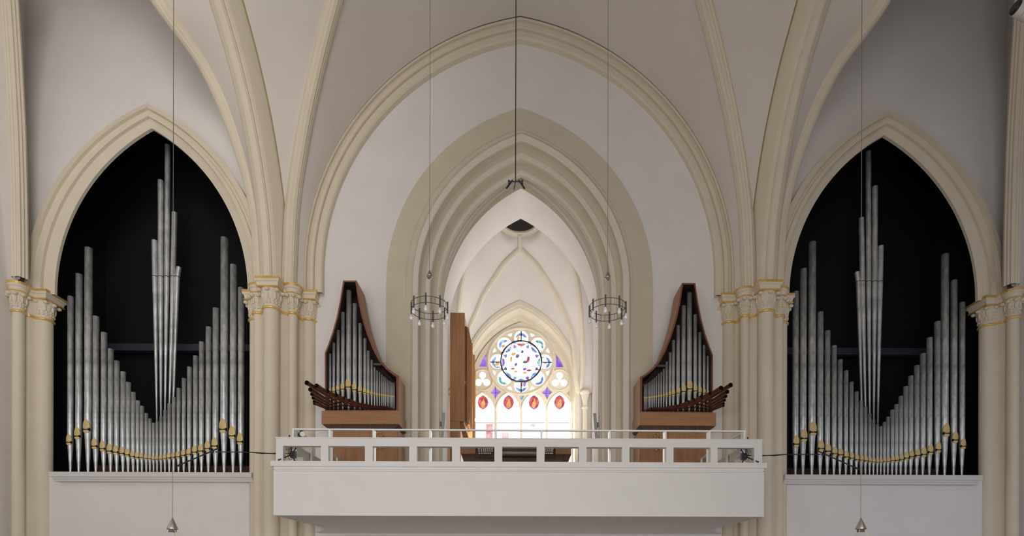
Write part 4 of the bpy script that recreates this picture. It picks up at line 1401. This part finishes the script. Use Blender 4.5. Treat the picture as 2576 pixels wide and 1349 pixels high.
b = P(1115, 1072, 14.86)
t = thing('column_loudspeaker', (b.x, b.y, b.z - 0.3), 'slim grey column loudspeaker leaning from the left jamb of the choir arch', 'loudspeaker', 'column loudspeakers')
lo_, hi_ = P(1111.5, 1112, 14.95), P(1117.5, 1038, 14.75)
MB().bar(lo_, hi_, 0.085, 0.07, (0, -1, 0)).build('speaker_body', 'grey', t)
MB().bar(lo_ + Vector((0, -0.045, 0.03)), hi_ + Vector((0, -0.045, -0.03)), 0.06, 0.012, (0, -1, 0)).build('speaker_grille', 'grey', t)
w_ = P(1110, 1068, 14.85)
MB().box(w_.x - 0.02, w_.x + 0.03, w_.y - 0.05, w_.y + 0.10, w_.z - 0.06, w_.z + 0.06).build('wall_bracket', 'iron', t)
mirror(t, 'slim grey column loudspeaker leaning from the right jamb of the choir arch')

# brass sconces on the organ cases
for sx in (-1, 1):
    side = 'left' if sx < 0 else 'right'
    b = P(955, 1112, 13.1)
    x, y, z = (b.x if sx < 0 else -b.x), 13.10, b.z
    t = thing('brass_sconce', (x, 13.2, z), 'small branched brass ornament on the door of the %s organ case' % side, 'sconce', 'brass sconces')
    MB().lathe([(0.02, z - 0.05), (0.045, z - 0.02), (0.045, z + 0.02), (0.02, z + 0.05)], x, 13.17, 14).tube((x, 13.2, z), (x, 13.12, z), 0.015, None, 8).build('back_plate', 'brass', t)
    for k, (dx, dz, dy) in enumerate(((-0.09, 0.16, -0.03), (-0.03, 0.20, -0.06), (0.05, 0.14, -0.03), (-0.06, -0.17, -0.05), (0.04, -0.15, -0.04), (0.10, -0.08, -0.02))):
        pts = [Vector((x, 13.13, z)), Vector((x + dx * 0.9, 13.1 + dy, z + dz * 0.35)), Vector((x + dx, 13.1 + dy, z + dz))]
        am = MB().path(catmull(pts, 4), 0.010, 6).build('branch', 'brass', t)
        MB().ball((x + dx, 13.1 + dy, z + dz), 0.024, 0.024, 0.03, 8, 6).build('bud', 'brass', am)

# spotlight high at the right edge
b = P(2557, 20, 9.0)
t = thing('ceiling_spotlight', (b.x, b.y, b.z), 'cream cylindrical spotlight with a black front at the upper right corner', 'spotlight')
d = Vector((-0.90, -0.10, 0.30)).normalized()
MB().tube(b - d * 0.105, b, 0.105, 0.10, 24).build('lamp_front', 'white', t)
MB().tube(b - d * 0.36, b - d * 0.112, 0.105, None, 24).build('lamp_housing', 'white', t)
MB().tube(b - d * 0.01, b + d * 0.045, 0.098, 0.085, 24).build('lens', 'black', t)
MB().tube(b - d * 0.2, (b.x + 0.45, b.y, 14.3), 0.02, None, 8).build('bracket', 'iron', t)
print('objects', len(bpy.data.objects), 'tris', sum(len(o.data.polygons) for o in bpy.data.objects if o.type == 'MESH'))
